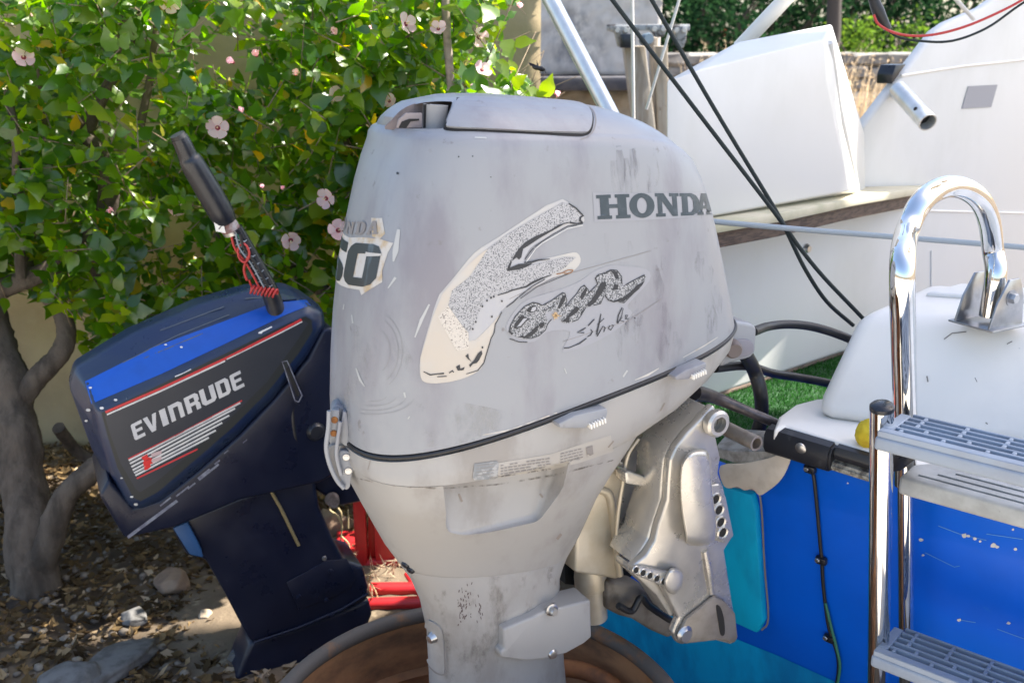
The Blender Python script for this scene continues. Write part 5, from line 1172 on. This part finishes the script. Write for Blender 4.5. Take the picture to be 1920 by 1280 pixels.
decal('paint_nicks', nick+stroke([(328, 706), (345, 699), (358, 692)], 2)+stroke([(485, 625), (510, 613)], 2.5), bvn, WHITES, ncowl, .002, 20)
decal('top_scratches', sum([stroke(s, 2) for s in [[(232, 650), (244, 660)], [(300, 620), (420, 575)], [(230, 680), (330, 630), (430, 590)], [(270, 672), (380, 625)], [(460, 560), (520, 556)]]], []), bvn, mat('dusty scratch', (.07, .085, .105), .6), ncowl, .0008, 14)
panel_on('top_vent', [(505, 548), (530, 545), (552, 556), (556, 563), (520, 566)], bvn, .004, NAVYTOP, nv)
# pan, side latch, midsection, lower leg
pn = [(186, 930), (204, 898), (250, 952), (300, 938), (372, 882), (450, 815), (515, 748), (578, 672), (604, 620), (622, 612), (640, 640), (648, 760), (648, 880), (600, 905), (450, 938), (326, 990), (234, 1010)]
prism('lower_pan', [ev(x, y, .012) for x, y in pn], -EN*.24, NAVY, nv, .008, 3)
decal('scuffed_edge', [[(p[0], p[1]) for p in q] for q in [[(238, 1004), (330, 936), (334, 940), (240, 1010)]]]+sum([stroke([(x, y), (x+l, y-l*.8)], wd) for x, y, l, wd in [(352, 916, 14, 3), (372, 898, 22, 7), (392, 884, 18, 4), (402, 870, 10, 3), (330, 930, 10, 3), (338, 924, 16, 3), (420, 850, 8, 2), (455, 830, 8, 2), (480, 770, 10, 2), (505, 745, 10, 2), (520, 722, 8, 2), (300, 948, 20, 3)]], []), hit_plane(E0-EN*.0112, EN), SCUFF, nv, .0006, 30)
lb = [(527, 676), (538, 673), (568, 742), (562, 757), (552, 754)]
ltc = prism('side_latch', [ev(x, y, .011) for x, y in lb], EN*.012, NAVY, nv, .002)
decal('latch_rim', stroke([(529, 678), (538, 676), (566, 741), (560, 753), (553, 751)], 2.2, True), hit_plane(E0+EN*.0012, EN), SCUFF, ltc, .0006, 30)
decal('latch_slot', [[(536, 690), (541, 688), (562, 740), (557, 744)]], hit_plane(E0+EN*.0012, EN), DARKHOLE, ltc, .0006, 30)
ms = [(318, 984), (450, 930), (590, 890), (600, 950), (624, 1008), (648, 1052), (682, 1062), (692, 1100), (690, 1126), (560, 1180), (472, 1206), (456, 1178), (420, 1110), (386, 1050), (352, 1044)]
prism('midsection', [ev(x, y, .05) for x, y in ms], -EN*.15, NAVY, nv, .012, 3)
prism('blue_bracket', [ev(x, y, .03) for x, y in [(324, 990), (352, 978), (378, 1030), (382, 1046), (356, 1040)]], -EN*.05, mat('mid blue bracket', (.02, .075, .19), .5), nv, .004)
prism('exhaust_panel', [ev(x, y, .0497) for x, y in [(536, 1090), (610, 1050), (650, 1046), (668, 1080), (655, 1104), (560, 1142)]], EN*.004, NAVY, nv, .002)
tube('brass_strip', [ev(x, y, .047) for x, y in [(492, 892), (525, 950), (560, 1022)]], .0042, BRASS, nv, 8)
tube('pan_edge', [ev(x, y, .047) for x, y in [(476, 1204), (560, 1176), (640, 1142), (690, 1112)]], .004, NAVY, nv, 8)
for x, y in [(608, 1046), (620, 1070), (560, 1118), (622, 1152), (612, 1124)]: lathe('bolt', ev(x, y, .0455), EN, [(0, .006), (.005, .005), (.0065, 0)], SCREW if y < 1060 else NAVY, nv, 10)
lo = [(470, 1204), (560, 1178), (692, 1122), (700, 1150), (660, 1250), (640, 1330), (560, 1400), (430, 1400), (400, 1360), (440, 1280), (455, 1240)]
prism('lower_leg', [ev(x, y, .065) for x, y in lo], -EN*.11, NAVY, nv, .012, 3)
# transom clamp and swivel at the front
prism('clamp_body', [ev(x, y, .07) for x, y in [(600, 640), (640, 660), (690, 760), (700, 900), (690, 940), (640, 950), (560, 900), (560, 760)]], -EN*.12, NAVY, nv, .012, 3)
lathe('swivel_disc', ev(585, 812, .05), EN, [(0, .030), (.030, .028), (.044, .018), (.048, 0), (.048, -.05)], NAVY, nv, 30)
lathe('swivel_cap', ev(592, 808, .016), EN, [(0, .014), (.016, .013), (.022, .006), (.024, 0)], BLACKP, nv, 24)
tube('dark_hose', [ev(560, 690, .03), ev(548, 760, .02), ev(556, 830, .02), ev(580, 880, .03)], .008, BLACK, nv, 10, 6)
lathe('front_fitting', ev(622, 935, .06), EN, [(0, .02), (.014, .02), (.018, 0)], mat('corroded fitting', (.16, .13, .12), .8, c2=(.08, .06, .05), nscale=60), nv, 14)
# tiller arm, grip, label, cords
tl = lambda x, y: at(x, y, 2.02+.10*(y-255)/290)
tube('tiller_arm', [tl(440, 428), tl(470, 480), tl(505, 545), tl(520, 590)], [.017, .017, .019, .020], BLACKP, nv, 16, 6)
gp = tube('tiller_grip', [tl(336, 258), tl(343, 272), tl(352, 292), tl(360, 306), tl(392, 360), tl(414, 398), tl(424, 416)], [.0175, .0185, .0195, .0245, .0265, .0265, .0225], BLACKP, nv, 24, 4)
tube('grip_end', [tl(332, 252), tl(338, 262)], [.0150, .0160], BLACK, gp, 20)
tube('grip_collar', [tl(424, 416), tl(430, 426), tl(436, 434)], [.019, .0205, .019], mat('weathered red collar', (.20, .09, .08), .5, c2=(.35, .32, .32), nscale=40), nv, 18)
tube('metal_band', [tl(434, 430), tl(437, 436)], [.021, .021], SCREW, nv, 18)
pt = tl(419, 421)-V((0, .024, 0)); prism('white_tag', [pt+V((a, 0, b)) for a, b in [(-.010, -.010), (.010, -.014), (.006, .012), (-.013, .013)]], V((0, .001, 0)), WHITEG, nv, 0)
tube('tag_print', [pt+V((-.004, -.001, .004)), pt+V((.003, -.001, .002)), pt+V((-.003, -.001, -.005))], .0011, INK, nv, 6)
for off, m, r in [(-.010, WIRER, .0026), (.0, ROPEG, .002), (.009, BLACK, .0032)]:
    tube('cord', [tl(446, 436)+V((off, -.018, 0)), tl(458, 462)+V((off-.004, -.022, .0)), tl(474, 492)+V((off+.003, -.022, 0)), tl(500, 534)+V((off, -.024, 0))], r, m, nv, 8, 5)
tube('green_cord', [tl(447, 436)+V((.003, -.020, 0)), tl(456, 452)+V((.002, -.021, 0))], .0014, WIREG, nv, 6)
tube('cord_loop', [tl(462, 470)+V((.012*math.cos(t), -.024, .020*math.sin(t))) for t in np.linspace(0, 6.28, 15)[:-1]], .0026, WIRER, nv, 8, 0, True)
coil = [tl(472, 520)+V((0, -.022, 0))]+[tl(474+50*u, 536+9*u)+V((.003*math.cos(u*46), -.026+.007*math.sin(u*46), .0085*math.cos(u*46))) for u in np.linspace(0, 1, 90)]
tube('red_coil', coil, .0026, WIRER, nv, 8)
tube('red_cord', [tl(470, 476)+V((0, -.022, 0)), tl(468, 500)+V((-.006, -.024, 0)), tl(472, 520)+V((-.004, -.026, 0))], .003, WIRER, nv, 8, 4)
for k in range(14):
    p = tl(450+4*k, 446+7*k); s = -1 if k % 2 else 1
    tube('braid', [p+V((-.014*s, -.013, .006)), p+V((0, -.020, 0)), p+V((.014*s, -.013, -.006))], .0011, ROPEG, nv, 5)

# ================================================================== RED HAND TRUCK behind the drum
rt = empty('hand_truck', atz(720, 1120, 0), 'red steel hand truck frame on the ground between the two motors', 'hand truck')
YR = 2.62
for x0_, wd_, d_ in [(678, 22, .03), (722, 36, .05)]:
    a, b = at(x0_-wd_/2, 1062, YR), at(x0_+wd_/2, 1062, YR); c, d = at(x0_+wd_/2, 780, YR), at(x0_-wd_/2, 780, YR)
    prism('rail', [a, b, V((b.x, YR, c.z)), V((a.x, YR, c.z))], V((0, d_, 0)), REDP, rt, .004)
    a2 = at(x0_+wd_/2, 1000, YR)
prism('channel_web', [at(690, 1062, YR+.02), at(703, 1062, YR+.02), at(703, 800, YR+.02), at(690, 800, YR+.02)], V((0, .03, 0)), REDP, rt, .002)
tube('cross_bar', [at(655, 1058, YR+.02), at(900, 1040, YR-.02)], .016, REDP, rt, 14)
tube('foot_bar', [at(695, 1104, YR-.15), at(900, 1102, YR-.15)], .019, REDP, rt, 16)
tube('foot_bar', [at(692, 1132, YR-.22), at(900, 1124, YR-.22)], .017, REDP, rt, 16)
tube('side_tube', [at(765, 1080, YR-.05), at(800, 1130, YR-.2)], .016, REDP, rt, 12)
prism('toe_plate', [atz(628, 1062, .012), atz(672, 1062, .012), atz(668, 1000, .012), atz(632, 1000, .012)], V((0, 0, .012)), REDP, rt, .003)

# ================================================================== STONES
def rock(px, py, wx, hz, label, m, group='loose stones under the hibiscus', Y=None, seed=0, elong=1, z0=0):
    c = atz(px, py, .03) if Y is None else at(px, py, Y)
    bm = bmesh.new(); bmesh.ops.create_icosphere(bm, subdivisions=4, radius=1)
    cuts_ = [(V((random.gauss(0, 1), random.gauss(0, 1), random.gauss(0, 1))).normalized(), random.uniform(.55, .85)) for _ in range(9)]
    o_ = V((seed*3.7, seed*1.3, 0)); ang_ = seed*.9
    for v in bm.verts:
        k = 1+.30*mnoise.noise(v.co*1.1+o_)+.12*mnoise.noise(v.co*2.6+o_)
        q = v.co*k
        for n_, d_ in cuts_:
            e_ = q.dot(n_)-d_
            if e_ > 0: q = q-n_*e_*.9
        q = q*(1+.035*mnoise.noise(v.co*9+o_)+.02*mnoise.noise(v.co*22+o_))
        q = V((max(-.82, min(.82, q.x)), max(-.85, min(.85, q.y)), max(-.7, min(.75, q.z))))
        q = V((q.x*wx, q.y*wx*elong, q.z*hz)); v.co = Matrix.Rotation(ang_, 3, 'Z') @ q + c - V((0, 0, hz*.25))
    return tag(link('stone', bm_me(bm, 'stone'), None, m, 70), label, 'stone', group)
rock(322, 1088, .055, .045, 'rounded brown stone near the blue bracket of the navy motor', STONEB, seed=1, elong=1.2)
rock(215, 1235, .070, .026, 'long flat grey stone at the bottom, broadest of all', STONE, seed=3, elong=1.9)
rock(250, 1150, .038, .024, 'grey stone just behind the long flat bottom stone', STONE, seed=4, elong=1.3)
rock(130, 1275, .08, .05, 'dark stone in the bottom left corner beside the trunk', STONE, seed=6)
rock(385, 1150, .02, .02, 'small pale stone among the litter, close to the navy leg', STONEP, seed=7)
rock(623, 985, .085, .11, 'big brown blocky stone beside the red hand truck', STONEB, seed=8, elong=.8, Y=2.9)
rock(712, 1086, .026, .024, 'pale rounded stone below the red cross bar, left of two', STONEP, seed=9, Y=2.58)
rock(738, 1088, .022, .02, 'pale rounded stone below the red cross bar, right of two', STONEP, seed=10, Y=2.60)
rock(752, 1080, .05, .035, 'wide pinkish stone behind the two pale rounded stones', STONEB, seed=11, Y=2.72)
rock(440, 1225, .022, .018, 'little grey stone next to the navy lower leg', STONE, seed=12)
# litter and gravel
def scatter_flat(name, n, xr, yr, size, m, curl=.25, zoff=.004):
    P, F, sh = [], [], []
    for k in range(n):
        x = random.uniform(*xr); y = random.uniform(*yr); c = V((x, y, zoff+random.uniform(0, .012)))
        a = random.uniform(0, 6.28); l = size*random.uniform(.45, 1.35); wd_ = l*random.uniform(.35, .65)
        d = V((math.cos(a), math.sin(a), random.gauss(0, .3))); s = V((-math.sin(a), math.cos(a), random.gauss(0, .35)))
        i = len(P); up_ = V((0, 0, l*random.uniform(.0, curl)))
        P += [c-d*l*.5+up_, c-d*l*.1+s*wd_*.5+up_*.6, c+d*l*.5+up_, c-d*l*.1-s*wd_*.5+up_*.6, c]
        F += [(i, i+1, i+4), (i+1, i+2, i+4), (i+2, i+3, i+4), (i+3, i, i+4)]; v = random.random()**1.4; sh += [v]*5
    P = [(p.x, p.y, p.z) for p in P]
    me = bpy.data.meshes.new(name); me.from_pydata(P, [], F)
    a = me.attributes.new('shade', 'FLOAT', 'POINT'); a.data.foreach_set('value', np.array(sh, np.float32))
    return stuff(link(name, me, None, m, None))
tag(scatter_flat('leaf_litter', 9500, (-2.0, .1), (1.95, 3.6), .034, LITTER), 'dry leaf litter covering the soil under the hibiscus', 'leaf litter')
bm = bmesh.new()
for k in range(2600):
    x = random.uniform(-2.0, .15); y = random.uniform(1.75, 3.6); r = random.choice([.004, .005, .007, .010, .014])*random.uniform(.8, 1.3)
    m4 = Matrix.Translation((x, y, r*.3)) @ Matrix.Rotation(random.uniform(0, 6), 4, 'Z') @ Matrix.Diagonal((r*random.uniform(.8, 1.4), r, r*random.uniform(.5, .8), 1))
    bmesh.ops.create_icosphere(bm, subdivisions=1, radius=1, matrix=m4)
tag(stuff(link('gravel', bm_me(bm, 'gravel'), None, PEBB, 180)), 'small gravel mixed into the litter under the hibiscus', 'gravel')
# dry weeds by the hand truck
wp = empty('dry_weed', atz(640, 1050, .0)+V((0, .05, 0)), 'pale dry weed stalks growing beside the red hand truck', 'weed')
for k, pts in enumerate([[(637, 1032), (640, 1000), (641, 985), (632, 966), (618, 955), (622, 945)], [(641, 985), (640, 962), (634, 952)], [(655, 1045), (654, 1020), (640, 1005)], [(653, 990), (653, 955)], [(660, 1050), (650, 1030), (646, 1012)], [(694, 1078), (690, 1100), (700, 1125), (697, 1150)], [(700, 1072), (686, 1080), (682, 1100)], [(690, 1085), (705, 1110), (712, 1140)]]):
    tube('stalk', [at(x, y, 2.42) for x, y in pts], .0022, STRAWM, wp, 6, 4)
P, F, sh = [], [], []
for k in range(90):
    x, y = random.choice([(640, 1045), (690, 1100), (700, 1080), (725, 1066), (745, 1052), (650, 1040)]); b = at(x+random.gauss(0, 9), y+random.gauss(0, 6), 2.46+random.gauss(0, .05)); l = random.uniform(.02, .06)
    d = V((random.gauss(0, 1), random.gauss(0, .5), random.gauss(0, .8))).normalized()*l; s = V((random.gauss(0, 1), random.gauss(0, 1), random.gauss(0, 1))).normalized()*.003
    i = len(P); P += [tuple(b-s), tuple(b+s), tuple(b+d)]; F.append((i, i+1, i+2)); sh += [random.uniform(.3, 1)]*3
me = bpy.data.meshes.new('blades'); me.from_pydata(P, [], F); a = me.attributes.new('shade', 'FLOAT', 'POINT'); a.data.foreach_set('value', np.array(sh, np.float32))
stuff(link('blades', me, wp, DRYG, None))

# ================================================================== HIBISCUS
hb_ = empty('hibiscus_bush', atz(70, 1240, 0), 'large flowering hibiscus with grey trunk and pale pink flowers', 'bush')
def px_tube(name, pts, wpx, m=BARK, segs=20, wob=.05):
    P3 = [at(x, y, Y) for x, y, Y in pts]; rad = [w_*Y/FPX/2*1.02 for w_, (x, y, Y) in zip(wpx, pts)]
    n = 10; fine = catmull(P3, n); r = list(np.interp(np.linspace(0, len(P3)-1, len(fine)), range(len(P3)), rad))
    for i, p in enumerate(fine): fine[i] = p+V([mnoise.noise(p*9+V((k*7, 0, 0)))*r[i]*.25 for k in range(3)])
    o = tube(name, fine, r, m, hb_, segs, 0, False, wob)
    sd = random.uniform(0, 50)
    for v in o.data.vertices:
        q = v.co*16+V((sd, 0, 0)); k = abs(mnoise.noise(V((v.co.x*46, v.co.y*46, v.co.z*9))))
        rr_ = min(r)*.5+.004
        v.co += v.normal*(rr_*.30*mnoise.noise(q)-rr_*.30*k)
    return o
px_tube('trunk', [(52, 1330, 2.42), (60, 1240, 2.45), (66, 1150, 2.5), (62, 1040, 2.55), (50, 940, 2.6), (38, 840, 2.65), (26, 760, 2.7), (12, 680, 2.75), (-20, 590, 2.8), (-60, 480, 2.85)], [150, 118, 104, 96, 88, 78, 74, 66, 60, 50], segs=36)
px_tube('branch', [(78, 1060, 2.53), (96, 1000, 2.52), (120, 940, 2.53), (160, 890, 2.56), (205, 856, 2.6), (260, 830, 2.66), (330, 800, 2.75)], [60, 56, 50, 46, 44, 40, 30])
px_tube('branch', [(22, 760, 2.7), (66, 712, 2.72), (104, 676, 2.74), (124, 630, 2.77), (112, 580, 2.8), (70, 530, 2.84), (50, 470, 2.88), (88, 400, 2.9)], [56, 44, 40, 38, 36, 32, 26, 18])
px_tube('branch', [(-30, 560, 2.72), (30, 530, 2.72), (90, 505, 2.74), (140, 470, 2.76), (170, 420, 2.78)], [40, 38, 34, 26, 20])
px_tube('branch', [(330, 930, 2.95), (262, 760, 2.95), (210, 600, 2.93), (186, 470, 2.9), (205, 370, 2.88), (180, 285, 2.86), (158, 240, 2.86), (190, 180, 2.85), (225, 90, 2.84), (235, -40, 2.84)], [40, 38, 36, 36, 40, 36, 24, 18, 14, 10])
px_tube('branch', [(168, 240, 2.86), (205, 165, 2.82), (240, 100, 2.8), (262, 20, 2.8)], [18, 14, 11, 8])
px_tube('branch', [(110, 400, 2.75), (92, 300, 2.75), (80, 200, 2.75), (70, 110, 2.75)], [12, 12, 11, 8])
px_tube('branch', [(40, 520, 2.7), (34, 380, 2.68), (28, 250, 2.66), (12, 170, 2.66)], [20, 18, 16, 12])
px_tube('branch', [(700, 700, 2.95), (620, 560, 2.92), (540, 500, 2.9), (470, 470, 2.9), (400, 440, 2.92)], [34, 30, 24, 18, 12])
px_tube('branch', [(260, 260, 2.9), (285, 120, 2.9), (300, -20, 2.9)], [16, 14, 10])
px_tube('branch', [(640, 600, 3.0), (660, 380, 2.95), (640, 200, 2.9), (600, 60, 2.9)], [20, 16, 12, 8])
px_tube('root', [(110, 800, 2.75), (150, 850, 2.85), (260, 900, 2.9)], [26, 24, 20])

def leaf_mesh(kind):
    # ovate, slightly lobed, folded along the midrib; length 1 along +Y, base at the origin
    if kind < 2: prof = [(0, 0), (.10, .22), (.32, .33), (.55, .30), (.72, .16), (1, 0)]
    elif kind == 2: prof = [(0, 0), (.05, .26), (.25, .42), (.42, .30), (.55, .33), (.78, .14), (1, 0)]
    else: prof = [(0, 0), (.15, .16), (.4, .24), (.7, .17), (1, 0)]
    fold = [.10, -.06, .05, .12][kind]; bend = [-.16, -.30, -.10, -.38][kind]
    P, F = [], []
    for t, w_ in prof: P.append((0, t, bend*t*t))
    n = len(prof)
    for sgn in (1, -1):
        idx = []
        for i, (t, w_) in enumerate(prof):
            if i in (0, n-1): idx.append(i)
            else: idx.append(len(P)); P.append((sgn*w_, t-.03, bend*t*t+fold*abs(w_)*1.6+(.03 if (i % 2) else -.02)))
        for i in range(n-1):
            f = [i, i+1, idx[i+1], idx[i]]; f = list(dict.fromkeys(f))
            if len(f) >= 3: F.append(f if sgn < 0 else f[::-1])
    return P, F
LM = [leaf_mesh(k) for k in range(4)]
# twigs and leaves: positions in the plot of ground the bush fills
def edge_px(y):   # right-hand limit of the foliage
    return float(np.interp(y, [-150, 0, 60, 110, 150, 180, 600], [1010, 975, 930, 950, 985, 1020, 1000]))
def low_px(x): return float(np.interp(x, [-400, 0, 60, 120, 200, 300, 420, 520, 620, 760], [640, 590, 520, 600, 690, 630, 600, 570, 610, 760]))
GAPS = [(430, 60, 70, 60), (395, 120, 48, 55), (465, 150, 48, 45), (352, 440, 46, 42), (310, 500, 40, 30), (140, 360, 36, 36), (455, 440, 26, 40), (648, 330, 14, 30), (520, 420, 26, 30), (210, 210, 34, 60), (280, 250, 26, 70), (60, 600, 60, 30), (320, 190, 30, 30)]
twigs = []; leaves = []
tries = 0
while len(twigs) < 1300 and tries < 40000:
    tries += 1
    px = random.uniform(-260, 1020); py = random.uniform(-90, 680); Y = 2.60+.75*random.random()**1.1
    if px > edge_px(py)-15 or py > low_px(px)-10: continue
    if any(((px-a)/c)**2+((py-b)/d)**2 < 1 for a, b, c, d in GAPS) and random.random() < .75: continue
    p = at(px, py, Y)
    if mnoise.noise(p*3.1) < -.42: continue
    d = V((random.gauss(.15, .7), random.gauss(-.5, .5), random.gauss(.55, .45))).normalized(); L_ = random.uniform(.08, .17)
    twigs.append((p, d, L_))
k = 0
while k < 240:  # more foliage hidden behind the grey motor, added to shade the ground
    px = random.uniform(640, 960); py = random.uniform(190, 690); Y = random.uniform(2.7, 3.3)
    if px > edge_px(py)-15: continue
    d = V((random.gauss(.15, .7), random.gauss(-.3, .5), random.gauss(.55, .45))).normalized(); twigs.append((at(px, py, Y), d, random.uniform(.08, .17))); k += 1
gold = 2.399
for p, d, L_ in twigs:
    u = d.cross(V((.3, .2, 1))).normalized(); v = d.cross(u); n = random.randint(9, 15); ph = random.uniform(0, 6)
    for k in range(n):
        t = (k+.5)/n; a = ph+k*gold; out = (u*math.cos(a)+v*math.sin(a))
        base = p+d*(L_*t); ld_ = (out*1.0+d*(.35+.5*t)+V((0, 0, random.gauss(-.12, .28)))).normalized()
        size = random.uniform(.032, .076)*(1-.35*t)
        if random.random() < .10: size *= 1.45
        nrm = (V((.58, -.45, .72))+out*.15+V([random.gauss(0, .42) for _ in range(3)]))
        s = ld_.cross(nrm).normalized(); nn = s.cross(ld_)
        base = base+ld_*random.uniform(.004, .016)
        tip = base+ld_*size; sx, sy = toscreen(tip)
        if sx > edge_px(sy)+14: continue
        if sy > low_px(sx)+40: continue
        if any(((sx-a2)/c2)**2+((sy-b2)/d2)**2 < .8 for a2, b2, c2, d2 in GAPS) and random.random() < .5: continue
        leaves.append((base, s, ld_, nn, size, random.choice((0, 0, 1, 1, 2, 2, 3)), random.random(), sx, sy))
# a few single sprays that stand clear on the right
for x, y, sz, dx, dz in [(985, 78, .06, 1, .25), (1028, 160, .065, .35, 1), (1000, 172, .05, -.7, .6), (930, 60, .06, .8, .5), (955, 95, .06, .3, -1), (945, 130, .06, .6, -.9), (915, 30, .06, 1, .1), (1012, 178, .045, .9, .4), (975, 150, .05, .7, .6)]:
    ld_ = V((dx, -.35, dz)).normalized(); nrm = V((.2, -.8, .6)); s = ld_.cross(nrm).normalized(); leaves.append((at(x, y, 2.72)-ld_*sz*.5, s, ld_, s.cross(ld_), sz, random.choice((0, 2)), .85, x, y))
bm = bmesh.new()
for p, d, L_ in twigs: add_tube(bm, [p-d*.02, p, p+d*L_], [.0020, .0018, .0009], 5)
stuff(link('twigs', bm_me(bm, 'twigs'), hb_, TWIG, 180))
inview = [l for l in leaves if -20 < l[7] < 1020 and -20 < l[8] < 700]
inview.sort(key=lambda l: -l[4]/((l[0]-CAM).length))
vis = inview[:300]; visid = {id(l) for l in vis}
lme = []
for P, F in LM:
    me = bpy.data.meshes.new('leaf'); me.from_pydata(P, [], F); me.materials.append(LEAFO); me.polygons.foreach_set('use_smooth', [True]*len(F)); lme.append(me)
for base, s, ld_, nn, size, kd, sh_, sx, sy in vis:
    o = bpy.data.objects.new('leaf', lme[kd]); COL.objects.link(o); o.parent = hb_; o.matrix_parent_inverse = Matrix.Translation(-V(hb_.location))
    m3 = Matrix((s*size, ld_*size, nn*size)).transposed(); m4 = m3.to_4x4(); m4.translation = base
    o.matrix_basis = m4
PP, FF, SH = [], [], []
for l in leaves:
    if id(l) in visid: continue
    base, s, ld_, nn, size, kd, sh_, sx, sy = l; P, F = LM[kd]; i = len(PP)
    for a, b, c in P: q = base+(s*a+ld_*b+nn*c)*size; PP.append((q.x, q.y, q.z))
    FF += [[j+i for j in f] for f in F]; SH += [sh_]*len(P)
me = bpy.data.meshes.new('foliage'); me.from_pydata(PP, [], FF); a = me.attributes.new('shade', 'FLOAT', 'POINT'); a.data.foreach_set('value', np.array(SH, np.float32))
stuff(link('foliage', me, hb_, LEAFA, 180))
print('leaves', len(leaves), 'twigs', len(twigs))
# flowers
def petal_mesh():
    P, F = [], []; rows = [(0, .07), (.3, .24), (.62, .47), (.88, .47), (1.02, .26)]
    for t, w_ in rows:
        for k in (-1, -.5, 0, .5, 1): P.append((k*w_, t-.06*abs(k)*t, .32*t*t-.10*t+.06*(1-abs(k))*t+random.uniform(-.02, .02)))
    for r in range(len(rows)-1):
        for k in range(4): i = r*5+k; F.append((i, i+1, i+6, i+5))
    me = bpy.data.meshes.new('petal'); me.from_pydata(P, [], F); me.materials.append(PETAL); me.polygons.foreach_set('use_smooth', [True]*len(F)); return me
pms = [petal_mesh() for _ in range(4)]
def flower_core():
    bm = bmesh.new()
    bmesh.ops.create_icosphere(bm, subdivisions=2, radius=.25, matrix=Matrix.Translation((0, 0, .03)) @ Matrix.Diagonal((1, 1, .5, 1)))
    for f in bm.faces: f.material_index = 0
    n0 = len(bm.faces); add_tube(bm, [(0, 0, .05), (.02, 0, .35), (.03, .02, .62)], [.05, .07, .06], 8)
    bm.faces.ensure_lookup_table()
    for f in bm.faces[n0:]: f.material_index = 1
    me = bm_me(bm, 'flower'); me.materials.append(EYE); me.materials.append(STAMEN); me.polygons.foreach_set('use_smooth', [True]*len(me.polygons)); return me
fcm = flower_core()
fl = [(64, 40, .026, .4), (318, 6, .027, -.1), (408, 240, .028, .1), (438, 118, .017, .8), (482, 106, .018, .6), (44, 108, .025, .5), (612, 372, .026, .1), (628, 178, .022, .2), (634, 432, .028, .4), (545, 450, .026, -.5), (760, 46, .026, .7), (897, 70, .025, .2), (903, 132, .024, .5), (118, 204, .018, .3), (330, 392, .026, .6), (448, 206, .014, .2), (822, 55, .02, .4), (1042, 176, .014, .7), (530, 350, .012, .4), (490, 350, .011, .5), (620, 58, .018, .5), (975, 5, .014, .4), (880, 160, .017, .3), (555, 140, .017, .6), (730, 190, .02, .3), (205, 395, .018, .4), (695, 60, .018, .3)]
for x, y, r, tilt in fl:
    c = at(x, y, 2.55+random.uniform(0, .12)); nz = V((random.gauss(.2, .55), -1, tilt+random.gauss(0, .35))).normalized()
    ux = nz.cross(V((random.gauss(0, 1), .1, 1))).normalized(); uy = nz.cross(ux)
    m4 = Matrix((ux*r, uy*r, nz*r)).transposed().to_4x4(); m4.translation = c
    o = bpy.data.objects.new('flower', fcm); COL.objects.link(o); o.parent = hb_; o.matrix_parent_inverse = Matrix.Translation(-V(hb_.location)); o.matrix_basis = m4
    close = .9 if r < .02 else 0
    for k in range(5):
        q = bpy.data.objects.new('petal', random.choice(pms)); COL.objects.link(q); q.parent = o
        q.matrix_basis = Matrix.Rotation(k*2*math.pi/5+random.uniform(-.1, .1), 4, 'Z') @ Matrix.Rotation(random.uniform(.0, .35)+close, 4, 'X') @ Matrix.Translation((0, .05, 0)) @ Matrix.Diagonal((1, random.uniform(.95, 1.1), 1, 1))

# ================================================================== hovering insect
it = at(1010, 127, 2.4)
ib = empty('carpenter_bee', it, 'small black bee hovering before the old wall above the ledge', 'insect')
lathe('body', it-V((.016, 0, -.003)), V((1, 0, -.25)), [(0, 0), (.004, .003), (.0062, .010), (.005, .017), (.0065, .023), (.0045, .030), (0, .033)], INSECT, ib, 12)
for dx, dz in [(-.018, .010), (-.004, .016)]:
    prism('wing', [it+V((0, -.001, .003)), it+V((dx*.6, -.003, dz*.4+.004)), it+V((dx*1.3, -.006, dz+.002)), it+V((dx*1.1, -.002, dz*.5-.001))], V((0, .0006, 0)), WINGM, ib, 0)
for k in range(3): tube('leg', [it+V((.002+.005*k, 0, -.003)), it+V((.004+.006*k, -.002, -.009)), it+V((.003+.007*k, -.002, -.013))], .0008, INSECT, ib, 5)

# ================================================================== unseen canvas sheets added overhead to shade the motors and boats
def added_awning(label, ap, posts):
    aw = empty('added_awning', V((sum(p[0] for p in ap)/4, sum(p[1] for p in ap)/4, 0)), label, 'added_awning', None)
    ap = [V(p) for p in ap]
    nn_ = 12; bm = bmesh.new(); g = []
    for i in range(nn_+1):
        row = []
        for j in range(nn_+1):
            u, v = i/nn_, j/nn_; p = ap[0]*(1-u)*(1-v)+ap[1]*u*(1-v)+ap[2]*u*v+ap[3]*(1-u)*v
            row.append(bm.verts.new(p-V((0, 0, .4*u*(1-u)*v*(1-v)))))
        g.append(row)
    for i in range(nn_):
        for j in range(nn_): bm.faces.new((g[i][j], g[i+1][j], g[i+1][j+1], g[i][j+1]))
    link('shade_canopy', bm_me(bm, 'shade_canopy'), aw, CANVAS, 180)
    for k in posts: tube('added_post', [V((ap[k].x, ap[k].y, 0)), ap[k]+V((0, 0, .05))], .03, ALUTUBE, aw, 12)
    tube('added_ridge', [ap[0], ap[1]], .02, ALUTUBE, aw, 10)
HA = 6.5; shx, shy = (HA-3.6)*sdir.x/sdir.z, (HA-3.6)*sdir.y/sdir.z
def raised(x0, x1, y0, y1): return [(x0+shx, y0+shy, HA), (x1+shx, y0+shy, HA+.02), (x1+shx, y1+shy, HA+.02), (x0+shx, y1+shy, HA)]
added_awning('unseen white canvas added high above to shade the two motors and the blue stern', raised(.98, 4.6, 1.5, 2.84), (1, 2))
added_awning('unseen white canvas added high above to shade the white cabin side', raised(2.45, 4.7, 3.09, 4.5), (1, 2))
